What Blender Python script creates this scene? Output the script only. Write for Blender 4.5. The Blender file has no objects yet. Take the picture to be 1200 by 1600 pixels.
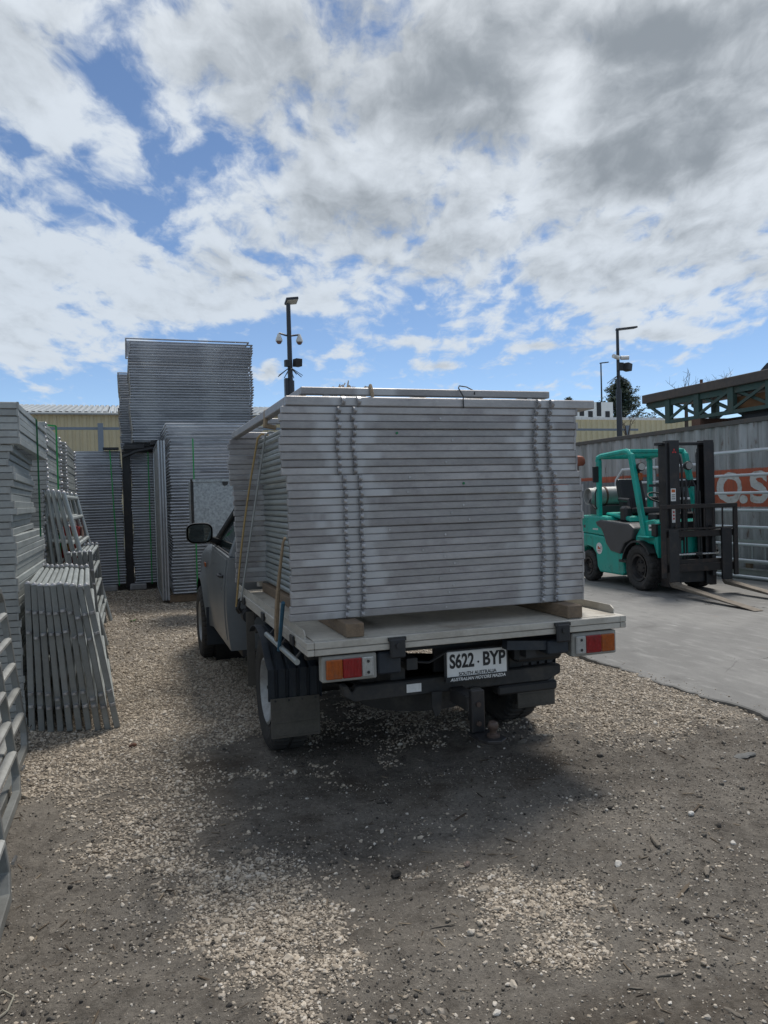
import bpy, bmesh, math, random
import numpy as np
from mathutils import Vector, Matrix, Euler
random.seed(7); RNG = np.random.default_rng(11)
SC = bpy.context.scene; COL = SC.collection
rad = math.radians

# ------------------------------------------------------------------ camera
yaw, pitch, roll = rad(18.5), rad(-1.02), rad(1.6)
cd = bpy.data.cameras.new('camera'); cam = bpy.data.objects.new('camera', cd); COL.objects.link(cam)
cd.sensor_fit = 'VERTICAL'; cd.sensor_height = 24.0; cd.lens = 24.0 * 1202 / 1600
cd.clip_start = 0.05; cd.clip_end = 3000
F = Vector((math.sin(yaw) * math.cos(pitch), math.cos(yaw) * math.cos(pitch), math.sin(pitch)))
R0 = Vector((math.cos(yaw), -math.sin(yaw), 0)); U0 = R0.cross(F)
Rv = R0 * math.cos(roll) - U0 * math.sin(roll); Uv = U0 * math.cos(roll) + R0 * math.sin(roll)
cam.matrix_world = Matrix(((Rv.x, Uv.x, -F.x, 0), (Rv.y, Uv.y, -F.y, 0), (Rv.z, Uv.z, -F.z, 1.6), (0, 0, 0, 1)))
SC.camera = cam

# ------------------------------------------------------------------ sun, sky, exposure
SUN_AZ, SUN_EL = rad(42), rad(62)
sd = bpy.data.lights.new('sun', 'SUN'); sun = bpy.data.objects.new('sun', sd); COL.objects.link(sun)
sd.energy = 2.7; sd.angle = rad(15); sd.color = (1.0, 0.95, 0.88)
S = Vector((math.sin(SUN_AZ) * math.cos(SUN_EL), math.cos(SUN_AZ) * math.cos(SUN_EL), math.sin(SUN_EL)))
sun.rotation_euler = S.to_track_quat('Z', 'Y').to_euler()
SC.view_settings.view_transform = 'Standard'; SC.view_settings.look = 'None'
SC.view_settings.exposure = 0.22; SC.view_settings.gamma = 1.0; SC.view_settings.use_curve_mapping = False

class NT:
    """short hand for building node trees"""
    def __init__(s, tree): s.t = tree; s.t.nodes.clear()
    def n(s, typ, **kw):
        nd = s.t.nodes.new(typ)
        for k, v in kw.items():
            if k == 'ins':
                for kk, vv in v.items(): s.put(nd.inputs[kk], vv)
            else: setattr(nd, k, v)
        return nd
    def put(s, sock, v):
        if isinstance(v, bpy.types.NodeSocket): s.t.links.new(v, sock)
        else: sock.default_value = v
    def m(s, op, a, b=0.0, c=None, clamp=False):
        nd = s.t.nodes.new('ShaderNodeMath'); nd.operation = op; nd.use_clamp = clamp
        s.put(nd.inputs[0], a); s.put(nd.inputs[1], b)
        if c is not None: s.put(nd.inputs[2], c)
        return nd.outputs[0]
    def vm(s, op, a, b):
        nd = s.t.nodes.new('ShaderNodeVectorMath'); nd.operation = op
        s.put(nd.inputs[0], a); s.put(nd.inputs[1], b)
        return nd.outputs['Value'] if op in ('DOT_PRODUCT', 'LENGTH', 'DISTANCE') else nd.outputs[0]
    def noise(s, vec, scale, detail=4, rough=0.55, dist=0.0, lac=2.0):
        nd = s.n('ShaderNodeTexNoise'); s.put(nd.inputs['Vector'], vec)
        nd.inputs['Scale'].default_value = scale; nd.inputs['Detail'].default_value = detail
        nd.inputs['Roughness'].default_value = rough; nd.inputs['Distortion'].default_value = dist
        nd.inputs['Lacunarity'].default_value = lac
        return nd.outputs['Fac']
    def smooth(s, v, lo, hi, a=0.0, b=1.0):
        nd = s.n('ShaderNodeMapRange', interpolation_type='SMOOTHSTEP')
        for i, x in enumerate((v, lo, hi, a, b)): s.put(nd.inputs[i], x)
        return nd.outputs[0]
    def mix(s, f, a, b, mode='MIX'):
        nd = s.n('ShaderNodeMix', data_type='RGBA', blend_type=mode)
        s.put(nd.inputs[0], f)
        s.put(nd.inputs[6], a if not isinstance(a, tuple) else (*a[:3], 1)); s.put(nd.inputs[7], b if not isinstance(b, tuple) else (*b[:3], 1))
        return nd.outputs[2]
    def ramp(s, f, stops):
        nd = s.n('ShaderNodeValToRGB'); cr = nd.color_ramp
        while len(cr.elements) < len(stops): cr.elements.new(0.5)
        for e, (p, c) in zip(cr.elements, stops): e.position = p; e.color = (*c, 1)
        s.put(nd.inputs[0], f); return nd.outputs[0]

def build_world():
    w = bpy.data.worlds.new('World'); SC.world = w; w.use_nodes = True
    T = NT(w.node_tree)
    tc = T.n('ShaderNodeTexCoord').outputs['Generated']
    sky = T.n('ShaderNodeTexSky', sky_type='NISHITA', sun_disc=False, sun_elevation=SUN_EL, sun_rotation=SUN_AZ,
              altitude=2500, air_density=0.9, dust_density=0.0, ozone_density=1.6).outputs[0]
    # direction in a frame turned to face the yard: X right, Y ahead, Z up
    X = T.vm('DOT_PRODUCT', tc, tuple(R0)); Y = T.vm('DOT_PRODUCT', tc, (math.sin(yaw), math.cos(yaw), 0)); sep = T.n('ShaderNodeSeparateXYZ'); T.put(sep.inputs[0], tc)
    Z = T.m('MAXIMUM', sep.outputs[2], 0.0)
    den = T.m('ADD', Z, 0.20)
    px = T.m('DIVIDE', X, den); py = T.m('DIVIDE', Y, den)
    cmb = T.n('ShaderNodeCombineXYZ'); T.put(cmb.inputs[0], px); T.put(cmb.inputs[1], T.m('MULTIPLY', py, 0.65)); cmb.inputs[2].default_value = 3.7
    p = cmb.outputs[0]
    # warped fractal density of a broken stratocumulus deck, lit from the sun's side
    wn = T.n('ShaderNodeTexNoise'); T.put(wn.inputs['Vector'], p); wn.inputs['Scale'].default_value = 7; wn.inputs['Detail'].default_value = 4
    warp = T.vm('ADD', p, T.vm('MULTIPLY', T.vm('SUBTRACT', wn.outputs['Color'], (0.5, 0.5, 0.5)), (0.09, 0.09, 0)))
    def lumps(q): return T.m('ADD', T.m('MULTIPLY', T.noise(q, 4.6, 10, 0.56), 0.55), T.m('MULTIPLY', T.noise(q, 13.0, 8, 0.58), 0.45))
    n1 = lumps(warp); n1s = lumps(T.vm('ADD', warp, (0.012, -0.04, 0)))
    n2 = T.noise(T.vm('ADD', p, (5.2, 1.3, 0)), 0.95, 3, 0.5)
    dens = T.m('ADD', n1, T.m('MULTIPLY', n2, 0.20))
    def blob(cx, cy, rx, ry, amp):
        dx = T.m('DIVIDE', T.m('SUBTRACT', px, cx), rx); dy = T.m('DIVIDE', T.m('SUBTRACT', py, cy), ry)
        d = T.m('ADD', T.m('MULTIPLY', dx, dx), T.m('MULTIPLY', dy, dy))
        return T.m('MULTIPLY', T.m('POWER', 2.718, T.m('MULTIPLY', d, -1.0)), amp)
    for b in CLOUD_BLOBS: dens = T.m('ADD', dens, blob(*b[:4], b[4] * .8))
    elev = T.m('DIVIDE', Z, T.m('SQRT', T.m('MAXIMUM', T.m('SUBTRACT', 1.0, T.m('MULTIPLY', Z, Z)), 0.001)))
    dens = T.m('ADD', dens, T.smooth(elev, 0.06, 0.30, -0.085, 0.085))
    alpha = T.smooth(dens, 0.590, 0.735)
    relief = T.m('MULTIPLY', T.m('SUBTRACT', n1s, n1), 1.15)
    thick = T.m('ADD', T.m('ADD', dens, relief), T.m('MULTIPLY', T.smooth(elev, 0.16, 0.5), 0.05))
    thick = T.m('ADD', thick, T.m('MULTIPLY', T.m('SUBTRACT', T.noise(p, 3.0, 4, .5), T.m('MULTIPLY', n1, 1.0)), 0.55))
    for b in GREY_BLOBS: thick = T.m('ADD', thick, blob(*b))
    grey = T.smooth(thick, 0.56, 1.20)
    sund = T.vm('DOT_PRODUCT', tc, tuple(S))
    glow = T.smooth(sund, 0.55, 1.0)
    white = T.mix(glow, (0.66, 0.73, 0.81), (0.90, 0.94, 0.98))
    ccol = T.mix(grey, white, (0.285, 0.32, 0.355))
    sky = T.mix(1.0, sky, SKY_TINT, 'MULTIPLY')
    bs = T.n('ShaderNodeBackground'); T.put(bs.inputs[0], sky); bs.inputs[1].default_value = SKY_STRENGTH
    bc = T.n('ShaderNodeBackground'); T.put(bc.inputs[0], ccol); bc.inputs[1].default_value = CLOUD_STRENGTH
    mx = T.n('ShaderNodeMixShader'); T.put(mx.inputs[0], T.m('MULTIPLY', alpha, 0.97))
    T.t.links.new(bs.outputs[0], mx.inputs[1]); T.t.links.new(bc.outputs[0], mx.inputs[2])
    out = T.n('ShaderNodeOutputWorld'); T.t.links.new(mx.outputs[0], out.inputs[0])
SKY_STRENGTH = 0.115; CLOUD_STRENGTH = 0.86; SKY_TINT = (0.95, 0.97, 0.97)
CLOUD_BLOBS = []; GREY_BLOBS = []
def sky_p(x, y):            # where a direction, given by the photo's angles, meets the cloud deck
    X, Y, Z = (x - 600) / 1202, 1.0, (778 - y) / 1202
    l = math.sqrt(X * X + Y * Y + Z * Z); d = Z / l + 0.20
    return X / l / d, Y / l / d
def sblob(L, x, y, rx, ry, amp):
    a = sky_p(x - rx, y); b = sky_p(x + rx, y); c = sky_p(x, y - ry); d = sky_p(x, y + ry); m = sky_p(x, y)
    L.append((m[0], m[1], abs(b[0] - a[0]) / 2, abs(d[1] - c[1]) / 2, amp))
for b in ((185, 120, 40, 70, -.13), (300, 230, 50, 40, -.09), (40, 295, 60, 30, -.12), (270, 350, 40, 40, -.10), (110, 460, 40, 50, -.10), (480, 520, 220, 40, -.10), (800, 345, 50, 30, -.14), (980, 340, 70, 18, -.14), (910, 232, 30, 14, -.10), (500, 410, 60, 40, -.08),
          (80, 120, 90, 80, .14), (300, 60, 60, 60, .10), (60, 440, 110, 70, .20), (170, 400, 100, 40, .12), (60, 525, 130, 50, .26), (230, 480, 120, 25, .14), (700, 150, 330, 130, .14), (1050, 200, 250, 160, .14), (700, 330, 400, 60, .08), (300, 450, 170, 40, .12), (520, 480, 170, 20, .10), (1050, 420, 200, 50, .10), (1040, 535, 110, 14, .22), (860, 548, 60, 9, .2), (690, 575, 40, 8, .2), (420, 580, 30, 18, .24), (660, 535, 60, 12, .16)): sblob(CLOUD_BLOBS, *b)
for b in ((730, 150, 170, 100, .26), (500, 80, 120, 90, .10), (1140, 240, 120, 70, .22), (1080, 60, 240, 80, .20), (640, 340, 110, 45, .14), (960, 280, 110, 40, .16), (1100, 375, 80, 30, .10), (920, 440, 90, 25, .10), (130, 200, 200, 150, -.14), (100, 470, 230, 110, -.2), (880, 170, 50, 110, -.26), (600, 240, 70, 40, -.12), (660, 500, 500, 40, -.12)): sblob(GREY_BLOBS, *b)
build_world()

# ------------------------------------------------------------------ materials
MATS = {}
def mat(name, col, rough=0.6, metal=0.0, var=0.25, vscale=6.0, fine=0.15, fscale=60.0, bump=0.0, bscale=80.0, rnd=0.0, dirt=None, dscale=3.0, damt=0.5, rvar=0.15, spec=0.5, stretch=None, bloom=None, streak=None):
    """principled surface with broad and fine tone variation, roughness variation, relief, a tone of its own per object, and blotches of dirt"""
    if name in MATS: return MATS[name]
    m = bpy.data.materials.new(name); m.use_nodes = True; T = NT(m.node_tree); MATS[name] = m
    co = T.n('ShaderNodeTexCoord').outputs['Object']
    oi = T.n('ShaderNodeObjectInfo').outputs['Random']
    sh = T.n('ShaderNodeCombineXYZ'); T.put(sh.inputs[0], T.m('MULTIPLY', oi, 37.0)); T.put(sh.inputs[1], T.m('MULTIPLY', oi, 91.0)); T.put(sh.inputs[2], T.m('MULTIPLY', oi, 53.0))
    p = T.vm('ADD', co, sh.outputs[0])
    ps = T.vm('MULTIPLY', p, stretch) if stretch else p
    a = T.noise(ps, vscale, 5, 0.6); b = T.noise(ps, fscale, 3, 0.6)
    f = T.m('ADD', 1.0, T.m('ADD', T.m('MULTIPLY', T.m('SUBTRACT', a, 0.5), var * 2.6), T.m('MULTIPLY', T.m('SUBTRACT', b, 0.5), fine * 2.6)))
    if rnd: f = T.m('MULTIPLY', f, T.m('ADD', 1.0 - rnd, T.m('MULTIPLY', oi, 2 * rnd)))
    c = T.vm('MULTIPLY', (col[0], col[1], col[2]), (1, 1, 1)); sc = T.n('ShaderNodeVectorMath', operation='SCALE'); T.put(sc.inputs[0], c); T.put(sc.inputs['Scale'], f)
    c = sc.outputs[0]
    if dirt:
        d = T.smooth(T.noise(p, dscale, 7, 0.68), 0.48, 0.72)
        c = T.mix(T.m('MULTIPLY', d, damt), c, dirt)
    if bloom:
        sx = T.n('ShaderNodeSeparateXYZ'); T.put(sx.inputs[0], co); bx = T.m('MINIMUM', T.m('ABSOLUTE', T.m('SUBTRACT', sx.outputs[0], .335)), T.m('ABSOLUTE', T.m('SUBTRACT', sx.outputs[0], 1.50)))
        bl = T.m('ADD', T.m('SUBTRACT', .60, T.m('MULTIPLY', bx, .75)), T.m('MULTIPLY', T.m('SUBTRACT', T.noise(T.vm('ADD', T.vm('MULTIPLY', co, (2.1, .25, .25)), sh.outputs[0]), 1.0, 3, 0.5), .5), .42)); bl2 = T.noise(T.vm('ADD', T.vm('MULTIPLY', co, (6, 2, 2)), sh.outputs[0]), 1.0, 4, 0.6)
        c = T.mix(T.m('MULTIPLY', T.smooth(T.m('ADD', bl, T.m('MULTIPLY', T.m('SUBTRACT', bl2, .5), .18)), .46, .53), .8), c, bloom)
    if streak:
        sk = T.smooth(T.noise(T.vm('MULTIPLY', p, (5, 5, .5)), 2.4, 6, 0.65), .52, .70); c = T.mix(T.m('MULTIPLY', sk, .6), c, streak)
    bs = T.n('ShaderNodeBsdfPrincipled'); T.put(bs.inputs['Base Color'], c); bs.inputs['Metallic'].default_value = metal
    T.put(bs.inputs['Roughness'], T.m('ADD', rough, T.m('MULTIPLY', T.m('SUBTRACT', a, 0.5), rvar * 2), clamp=True)); bs.inputs['Specular IOR Level'].default_value = spec
    if bump:
        bn = T.n('ShaderNodeBump'); bn.inputs['Strength'].default_value = bump; bn.inputs['Distance'].default_value = 0.01
        T.put(bn.inputs['Height'], T.noise(p, bscale, 4, 0.6)); T.t.links.new(bn.outputs[0], bs.inputs['Normal'])
    o = T.n('ShaderNodeOutputMaterial'); T.t.links.new(bs.outputs[0], o.inputs[0])
    return m
def glass_mat(name, col, rough=0.05, alpha_mix=0.5):
    m = bpy.data.materials.new(name); m.use_nodes = True; b = m.node_tree.nodes['Principled BSDF']
    b.inputs['Base Color'].default_value = (*col, 1); b.inputs['Roughness'].default_value = rough
    b.inputs['Transmission Weight'].default_value = alpha_mix; b.inputs['IOR'].default_value = 1.45
    MATS[name] = m; return m

GALV = mat('galvanised_tube', (0.330, 0.316, 0.312), 0.46, 0.4, 0.42, 2.2, 0.16, 36, 0.06, 120, rnd=0.16, bloom=(0.49, 0.49, 0.495), dirt=(0.22, 0.20, 0.205), dscale=3.5, damt=0.7, stretch=(1, 3, 3))
GALVR = mat('galvanised_round_rail', (0.35, 0.375, 0.365), 0.45, 0.5, 0.2, 5, 0.1, 60, rnd=0.08, dirt=(0.22, 0.24, 0.235), damt=0.5)
LUGM = mat('galvanised_lug', (0.40, 0.395, 0.40), 0.40, 0.5, 0.2, 20, 0.15, 90, rnd=0.15)
FENCE = mat('galvanised_fence_tube', (0.36, 0.372, 0.392), 0.34, 0.55, 0.28, 1.3, 0.12, 12, rnd=0.18, bloom=(0.44, 0.455, 0.47), dirt=(0.20, 0.205, 0.22), dscale=1.6, damt=0.6)
GALV_OLD = mat('weathered_galvanised_tube', (0.335, 0.34, 0.325), 0.5, 0.35, 0.28, 4, 0.14, 50, 0.06, 120, rnd=0.14, dirt=(0.21, 0.205, 0.19), damt=0.6)
ZINC = mat('spangled_zinc_sheet', (0.34, 0.36, 0.365), 0.42, 0.5, 0.45, 18, 0.5, 34)
TEAL = mat('teal_paint', (0.006, 0.36, 0.29), 0.36, 0, 0.16, 3, 0.10, 30, dirt=(0.045, 0.16, 0.12), dscale=3.2, damt=0.65, rvar=.35, streak=(0.02, 0.19, 0.14))
BLACK = mat('black_plastic', (0.018, 0.019, 0.021), 0.55, 0, 0.3, 8, 0.2, 60, dirt=(0.06, 0.055, 0.05), damt=0.35)
BLACKP = mat('black_painted_steel', (0.016, 0.016, 0.018), 0.45, 0, 0.3, 5, 0.2, 50, dirt=(0.07, 0.05, 0.04), dscale=5, damt=0.5)
RUBBER = mat('tyre_rubber', (0.030, 0.029, 0.028), 0.8, 0, 0.3, 6, 0.25, 70, 0.2, 120, dirt=(0.09, 0.08, 0.07), dscale=5, damt=0.5)
FLAP = mat('dusty_rubber_flap', (0.085, 0.077, 0.065), 0.8, 0, 0.3, 9, 0.2, 60, dirt=(0.11, 0.10, 0.085), dscale=8, damt=0.6)
GUARD = mat('blue_black_mudguard', (0.016, 0.022, 0.030), 0.6, 0, 0.3, 7, 0.2, 60, dirt=(0.07, 0.07, 0.065), dscale=6, damt=0.4)
CHASSIS = mat('dirty_chassis_steel', (0.03, 0.031, 0.032), 0.6, 0.2, 0.3, 6, 0.2, 50, dirt=(0.10, 0.085, 0.07), dscale=6, damt=0.5)
BODY = mat('gunmetal_car_paint', (0.20, 0.215, 0.225), 0.33, 0.35, 0.10, 2, 0.05, 30, dirt=(0.15, 0.148, 0.14), dscale=2.2, damt=0.35)
ALU = mat('dirty_aluminium', (0.46, 0.435, 0.385), 0.5, 0.25, 0.22, 6, 0.15, 40, dirt=(0.24, 0.21, 0.17), dscale=4, damt=0.5, stretch=(1, 1, 3))
DECK = mat('worn_tray_deck', (0.45, 0.42, 0.36), 0.65, 0.1, 0.25, 3.5, 0.2, 30, 0.1, 60, dirt=(0.21, 0.17, 0.13), dscale=3.2, damt=0.75)
STEELRIM = mat('silver_wheel_steel', (0.32, 0.33, 0.33), 0.5, 0.4, 0.2, 8, 0.2, 50, dirt=(0.16, 0.14, 0.12), dscale=7, damt=0.6)
TIMBER = mat('weathered_timber', (0.19, 0.135, 0.088), 0.85, 0, 0.3, 5, 0.3, 40, 0.3, 60, dirt=(0.13, 0.105, 0.08), dscale=5, damt=0.6, stretch=(4, 0.7, 4))
BARK = mat('grey_driftwood', (0.15, 0.13, 0.105), 0.9, 0, 0.35, 14, 0.3, 70, 0.4, 60, stretch=(1, 3, 3))
SLATE = mat('grey_slate', (0.12, 0.12, 0.115), 0.85, 0, 0.3, 14, 0.2, 70, 0.4, 60)
PALESTONE = mat('pale_pebble', (0.30, 0.26, 0.21), 0.85, 0, 0.25, 30, 0.2, 90, 0.3, 60)
DARKSTONE = mat('dark_clod', (0.03, 0.026, 0.022), 0.9, 0, 0.3, 30, 0.2, 90, 0.5, 60)
ROPE_Y = mat('yellow_rope', (0.36, 0.25, 0.11), 0.9, 0, 0.3, 30, 0.2, 90, 0.3, 200)
ROPE_T = mat('frayed_tan_rope', (0.33, 0.25, 0.17), 0.95, 0, 0.3, 30, 0.2, 90, 0.3, 200)
STRAPG = mat('grey_strap', (0.30, 0.31, 0.30), 0.8, 0, 0.2, 20, 0.1, 60)
STRAPB = mat('blue_strap', (0.03, 0.10, 0.16), 0.8, 0, 0.2, 20, 0.1, 60)
GREENS = mat('green_strapping', (0.02, 0.30, 0.07), 0.5, 0, 0.2, 3, 0.1, 60)
REDL = mat('red_lens', (0.27, 0.012, 0.013), 0.22, 0, 0.35, 30, 0.3, 90, 0.25, 150, dirt=(0.16, 0.05, 0.045), dscale=14, damt=0.6)
AMBER = mat('amber_lens', (0.36, 0.085, 0.012), 0.22, 0, 0.35, 30, 0.3, 90, 0.25, 150, dirt=(0.20, 0.09, 0.05), dscale=14, damt=0.6)
CLEAR = mat('clear_lens', (0.42, 0.42, 0.40), 0.2, 0.1, 0.2, 30, 0.2, 120)
LAMPBASE = mat('grey_lamp_housing', (0.28, 0.275, 0.25), 0.6, 0, 0.2, 10, 0.1, 60)
PLATEW = mat('plate_white', (0.72, 0.72, 0.70), 0.4, 0, 0.08, 8, 0.05, 60)
INK = mat('black_ink', (0.015, 0.015, 0.017), 0.5)
WHITEP = mat('white_print', (0.72, 0.72, 0.70), 0.5, 0, 0.06)
REDP = mat('red_print', (0.50, 0.03, 0.03), 0.5)
ORANGEP = mat('orange_print', (0.50, 0.12, 0.03), 0.5)
GREYP = mat('dark_grey_plastic', (0.065, 0.066, 0.070), 0.5, 0, 0.2, 5, 0.1, 50, dirt=(0.10, 0.10, 0.10), damt=0.4)
RUST = mat('rusty_steel', (0.13, 0.07, 0.05), 0.8, 0.1, 0.4, 5, 0.3, 40, 0.2, 60, dirt=(0.18, 0.08, 0.045), damt=0.6)
RUSTDK = mat('rust_worn_black_steel', (0.022, 0.019, 0.018), 0.6, 0.1, 0.4, 6, 0.3, 40, 0.2, 60, dirt=(0.085, 0.05, 0.035), dscale=7, damt=0.55)
GREENST = mat('faded_green_steel', (0.045, 0.085, 0.075), 0.65, 0.1, 0.3, 4, 0.2, 40, dirt=(0.10, 0.07, 0.05), dscale=3, damt=0.6)
BROWNDK = mat('brown_deck_edge', (0.085, 0.072, 0.066), 0.8, 0, 0.3, 2, 0.25, 20, 0.2, 40, dirt=(0.16, 0.11, 0.08), damt=0.5)
BEIGE = mat('beige_cladding', (0.50, 0.44, 0.29), 0.6, 0, 0.07, 1, 0.04, 8, dirt=(0.38, 0.34, 0.24), dscale=0.6, damt=0.4)
BEIGE2 = mat('pale_yellow_cladding', (0.54, 0.48, 0.31), 0.6, 0, 0.06, 1, 0.04, 8)
GALV_DK = mat('dull_galvanised_tube', (0.22, 0.225, 0.215), 0.5, 0.35, 0.28, 4, 0.14, 50, 0.06, 120, rnd=0.10, dirt=(0.16, 0.155, 0.14), damt=0.6)
ROOFM = mat('grey_roof_sheet', (0.36, 0.385, 0.39), 0.5, 0.3, 0.18, 0.6, 0.12, 6, rnd=0.16, dirt=(0.24, 0.25, 0.25), dscale=0.8, damt=0.6)
BLUEGREY = mat('blue_grey_paint', (0.16, 0.20, 0.25), 0.5, 0.1, 0.1)
POLEM = mat('dark_pole_paint', (0.03, 0.035, 0.045), 0.45, 0.2, 0.2)
CAMW = mat('white_camera_plastic', (0.62, 0.62, 0.60), 0.4)
LEDM = mat('lamp_lens', (0.45, 0.45, 0.42), 0.3)
CONC = mat('grey_concrete_block', (0.28, 0.28, 0.28), 0.85, 0, 0.2, 8, 0.2, 50, 0.2, 60)
GASM = mat('scuffed_gas_bottle', (0.36, 0.37, 0.36), 0.5, 0.35, 0.3, 6, 0.2, 40, dirt=(0.17, 0.15, 0.13), dscale=6, damt=0.7)
REDWRAP = mat('red_wrap', (0.36, 0.035, 0.025), 0.5, 0, 0.3, 5, 0.2, 30, 0.4, 30)
BROWNP = mat('brown_board', (0.16, 0.10, 0.08), 0.8)
FOLI = mat('dark_conifer_foliage', (0.028, 0.05, 0.03), 0.8, 0, 0.5, 1.2, 0.3, 9)
TRUNK = mat('tree_bark', (0.06, 0.045, 0.035), 0.9)
ORANGEBOX = mat('orange_brown_board', (0.24, 0.12, 0.055), 0.8, 0, 0.3, 4, 0.2, 30)
CHROME = mat('bright_steel', (0.55, 0.55, 0.55), 0.25, 0.9)
MIRROR = mat('mirror_glass', (0.14, 0.17, 0.17), 0.05, 0.9, 0.05)
SEATM = mat('black_vinyl', (0.022, 0.022, 0.025), 0.5, 0, 0.2)
GLASS = mat('dark_window_glass', (0.02, 0.03, 0.03), 0.06, 0.0, 0.1, 3, 0, 10, spec=0.8)

# ------------------------------------------------------------------ mesh builder
class MB:
    def __init__(s): s.v = []; s.f = []
    def add(s, vs, fs):
        b = len(s.v); s.v += [tuple(x) for x in vs]; s.f += [tuple(i + b for i in f) for f in fs]; return s
    def box(s, lo, hi):
        x0, y0, z0 = lo; x1, y1, z1 = hi
        return s.add([(x0, y0, z0), (x1, y0, z0), (x1, y1, z0), (x0, y1, z0), (x0, y0, z1), (x1, y0, z1), (x1, y1, z1), (x0, y1, z1)],
                     [(3, 2, 1, 0), (4, 5, 6, 7), (0, 1, 5, 4), (1, 2, 6, 5), (2, 3, 7, 6), (3, 0, 4, 7)])
    def obox(s, c, ax, ay, az):
        c, ax, ay, az = map(Vector, (c, ax, ay, az))
        vs = [c + ax * i + ay * j + az * k for k in (-1, 1) for i, j in ((-1, -1), (1, -1), (1, 1), (-1, 1))]
        return s.add(vs, [(3, 2, 1, 0), (4, 5, 6, 7), (0, 1, 5, 4), (1, 2, 6, 5), (2, 3, 7, 6), (3, 0, 4, 7)])
    def bar(s, p0, p1, w, h, up=(0, 0, 1)):
        p0, p1 = Vector(p0), Vector(p1); d = p1 - p0; l = d.length; d.normalize(); up = Vector(up)
        if abs(d.dot(up)) > 0.98: up = Vector((0, 1, 0))
        sd = d.cross(up).normalized(); u = sd.cross(d)
        return s.obox((p0 + p1) / 2, sd * w / 2, d * l / 2, u * h / 2)
    def tube(s, pts, r, n=8, closed=False, rz=None):
        pts = [Vector(p) for p in pts]; m = len(pts); rs = r if isinstance(r, (list, tuple)) else [r] * m
        rings = []
        prev = None
        for i, p in enumerate(pts):
            a = pts[i - 1] if (i > 0 or closed) else p; b = pts[(i + 1) % m] if (i < m - 1 or closed) else p
            t1 = (p - a).normalized() if (p - a).length > 1e-9 else None; t2 = (b - p).normalized() if (b - p).length > 1e-9 else None
            t = ((t1 or t2) + (t2 or t1))
            t = t.normalized() if t.length > 1e-6 else (t2 or t1)
            k = 1.0
            if t1 and t2: k = min(1.6, 1 / max(0.4, t.dot(t1)))
            if prev is None:
                up = Vector((0, 0, 1)) if abs(t.z) < 0.9 else Vector((0, 1, 0))
                x = t.cross(up).normalized()
            else:
                x = (prev - t * prev.dot(t)); x = x.normalized() if x.length > 1e-6 else t.orthogonal().normalized()
            prev = x; y = x.cross(t)
            bend = None
            if t1 and t2 and k > 1.01: bend = (t1 - t2).normalized()
            ring = []
            for j in range(n):
                an = 2 * math.pi * (j + 0.5) / n; o = x * math.cos(an) * rs[i] + y * math.sin(an) * (rz or rs[i])
                if bend is not None: o = o + bend * o.dot(bend) * (k - 1)
                ring.append(p + o)
            rings.append(ring)
        vs = [v for rg in rings for v in rg]; fs = []
        for i in range(m if closed else m - 1):
            a, b = i * n, ((i + 1) % m) * n
            for j in range(n): fs.append((a + j, a + (j + 1) % n, b + (j + 1) % n, b + j))
        if not closed: fs += [tuple(range(n - 1, -1, -1)), tuple((m - 1) * n + j for j in range(n))]
        return s.add(vs, fs)
    def prism(s, poly, axis, a, b):
        """polygon in the plane normal to axis, swept from a to b (poly coordinates: the two other axes in xyz order)"""
        def P(q, t):
            return {'x': (t, q[0], q[1]), 'y': (q[0], t, q[1]), 'z': (q[0], q[1], t)}[axis]
        n = len(poly); vs = [P(q, a) for q in poly] + [P(q, b) for q in poly]
        fs = [tuple(range(n)), tuple(range(2 * n - 1, n - 1, -1))] + [(i, i + n, (i + 1) % n + n, (i + 1) % n) for i in range(n)]
        return s.add(vs, fs)
    def lathe(s, prof, c, axis, n=32, closed=True):
        """profile of (radius, offset along axis)"""
        c = Vector(c); ax = Vector(axis).normalized(); x = ax.orthogonal().normalized(); y = ax.cross(x); m = len(prof)
        vs = []
        for j in range(n):
            an = 2 * math.pi * j / n; d = x * math.cos(an) + y * math.sin(an)
            vs += [c + d * r + ax * o for r, o in prof]
        fs = []
        for j in range(n):
            a, b = j * m, ((j + 1) % n) * m
            for i in range(m if closed else m - 1): fs.append((a + i, b + i, b + (i + 1) % m, a + (i + 1) % m))
        return s.add(vs, fs)
    def cyl(s, c, axis, r, h, n=16):
        a = Vector(axis).normalized(); c = Vector(c); return s.tube([c - a * h / 2, c + a * h / 2], r, n)
    def grid(s, P):
        """P[i][j] points"""
        m, n = len(P), len(P[0]); return s.add([q for row in P for q in row], [(i * n + j, i * n + j + 1, (i + 1) * n + j + 1, (i + 1) * n + j) for i in range(m - 1) for j in range(n - 1)])
    def mesh(s, name, m, smooth=False, bevel=0.0, seg=1, org=(0, 0, 0), solid=0.0):
        me = bpy.data.meshes.new(name); o = Vector(org)
        me.from_pydata([tuple(Vector(v) - o) for v in s.v], [], s.f)
        bm = bmesh.new(); bm.from_mesh(me)
        bmesh.ops.remove_doubles(bm, verts=bm.verts, dist=1e-6)
        if solid: bmesh.ops.solidify(bm, geom=bm.faces, thickness=solid)
        bmesh.ops.recalc_face_normals(bm, faces=bm.faces)
        if bevel:
            ed = [e for e in bm.edges if len(e.link_faces) == 2 and e.calc_face_angle(0) > 0.6]
            bmesh.ops.bevel(bm, geom=ed, offset=bevel, segments=seg, affect='EDGES', profile=0.6, clamp_overlap=True)
        for f in bm.faces: f.smooth = smooth
        if smooth:
            for e in bm.edges:
                if len(e.link_faces) == 2 and e.calc_face_angle(0) > 0.7: e.smooth = False
        bm.to_mesh(me); bm.free(); me.materials.append(m); return me
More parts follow.
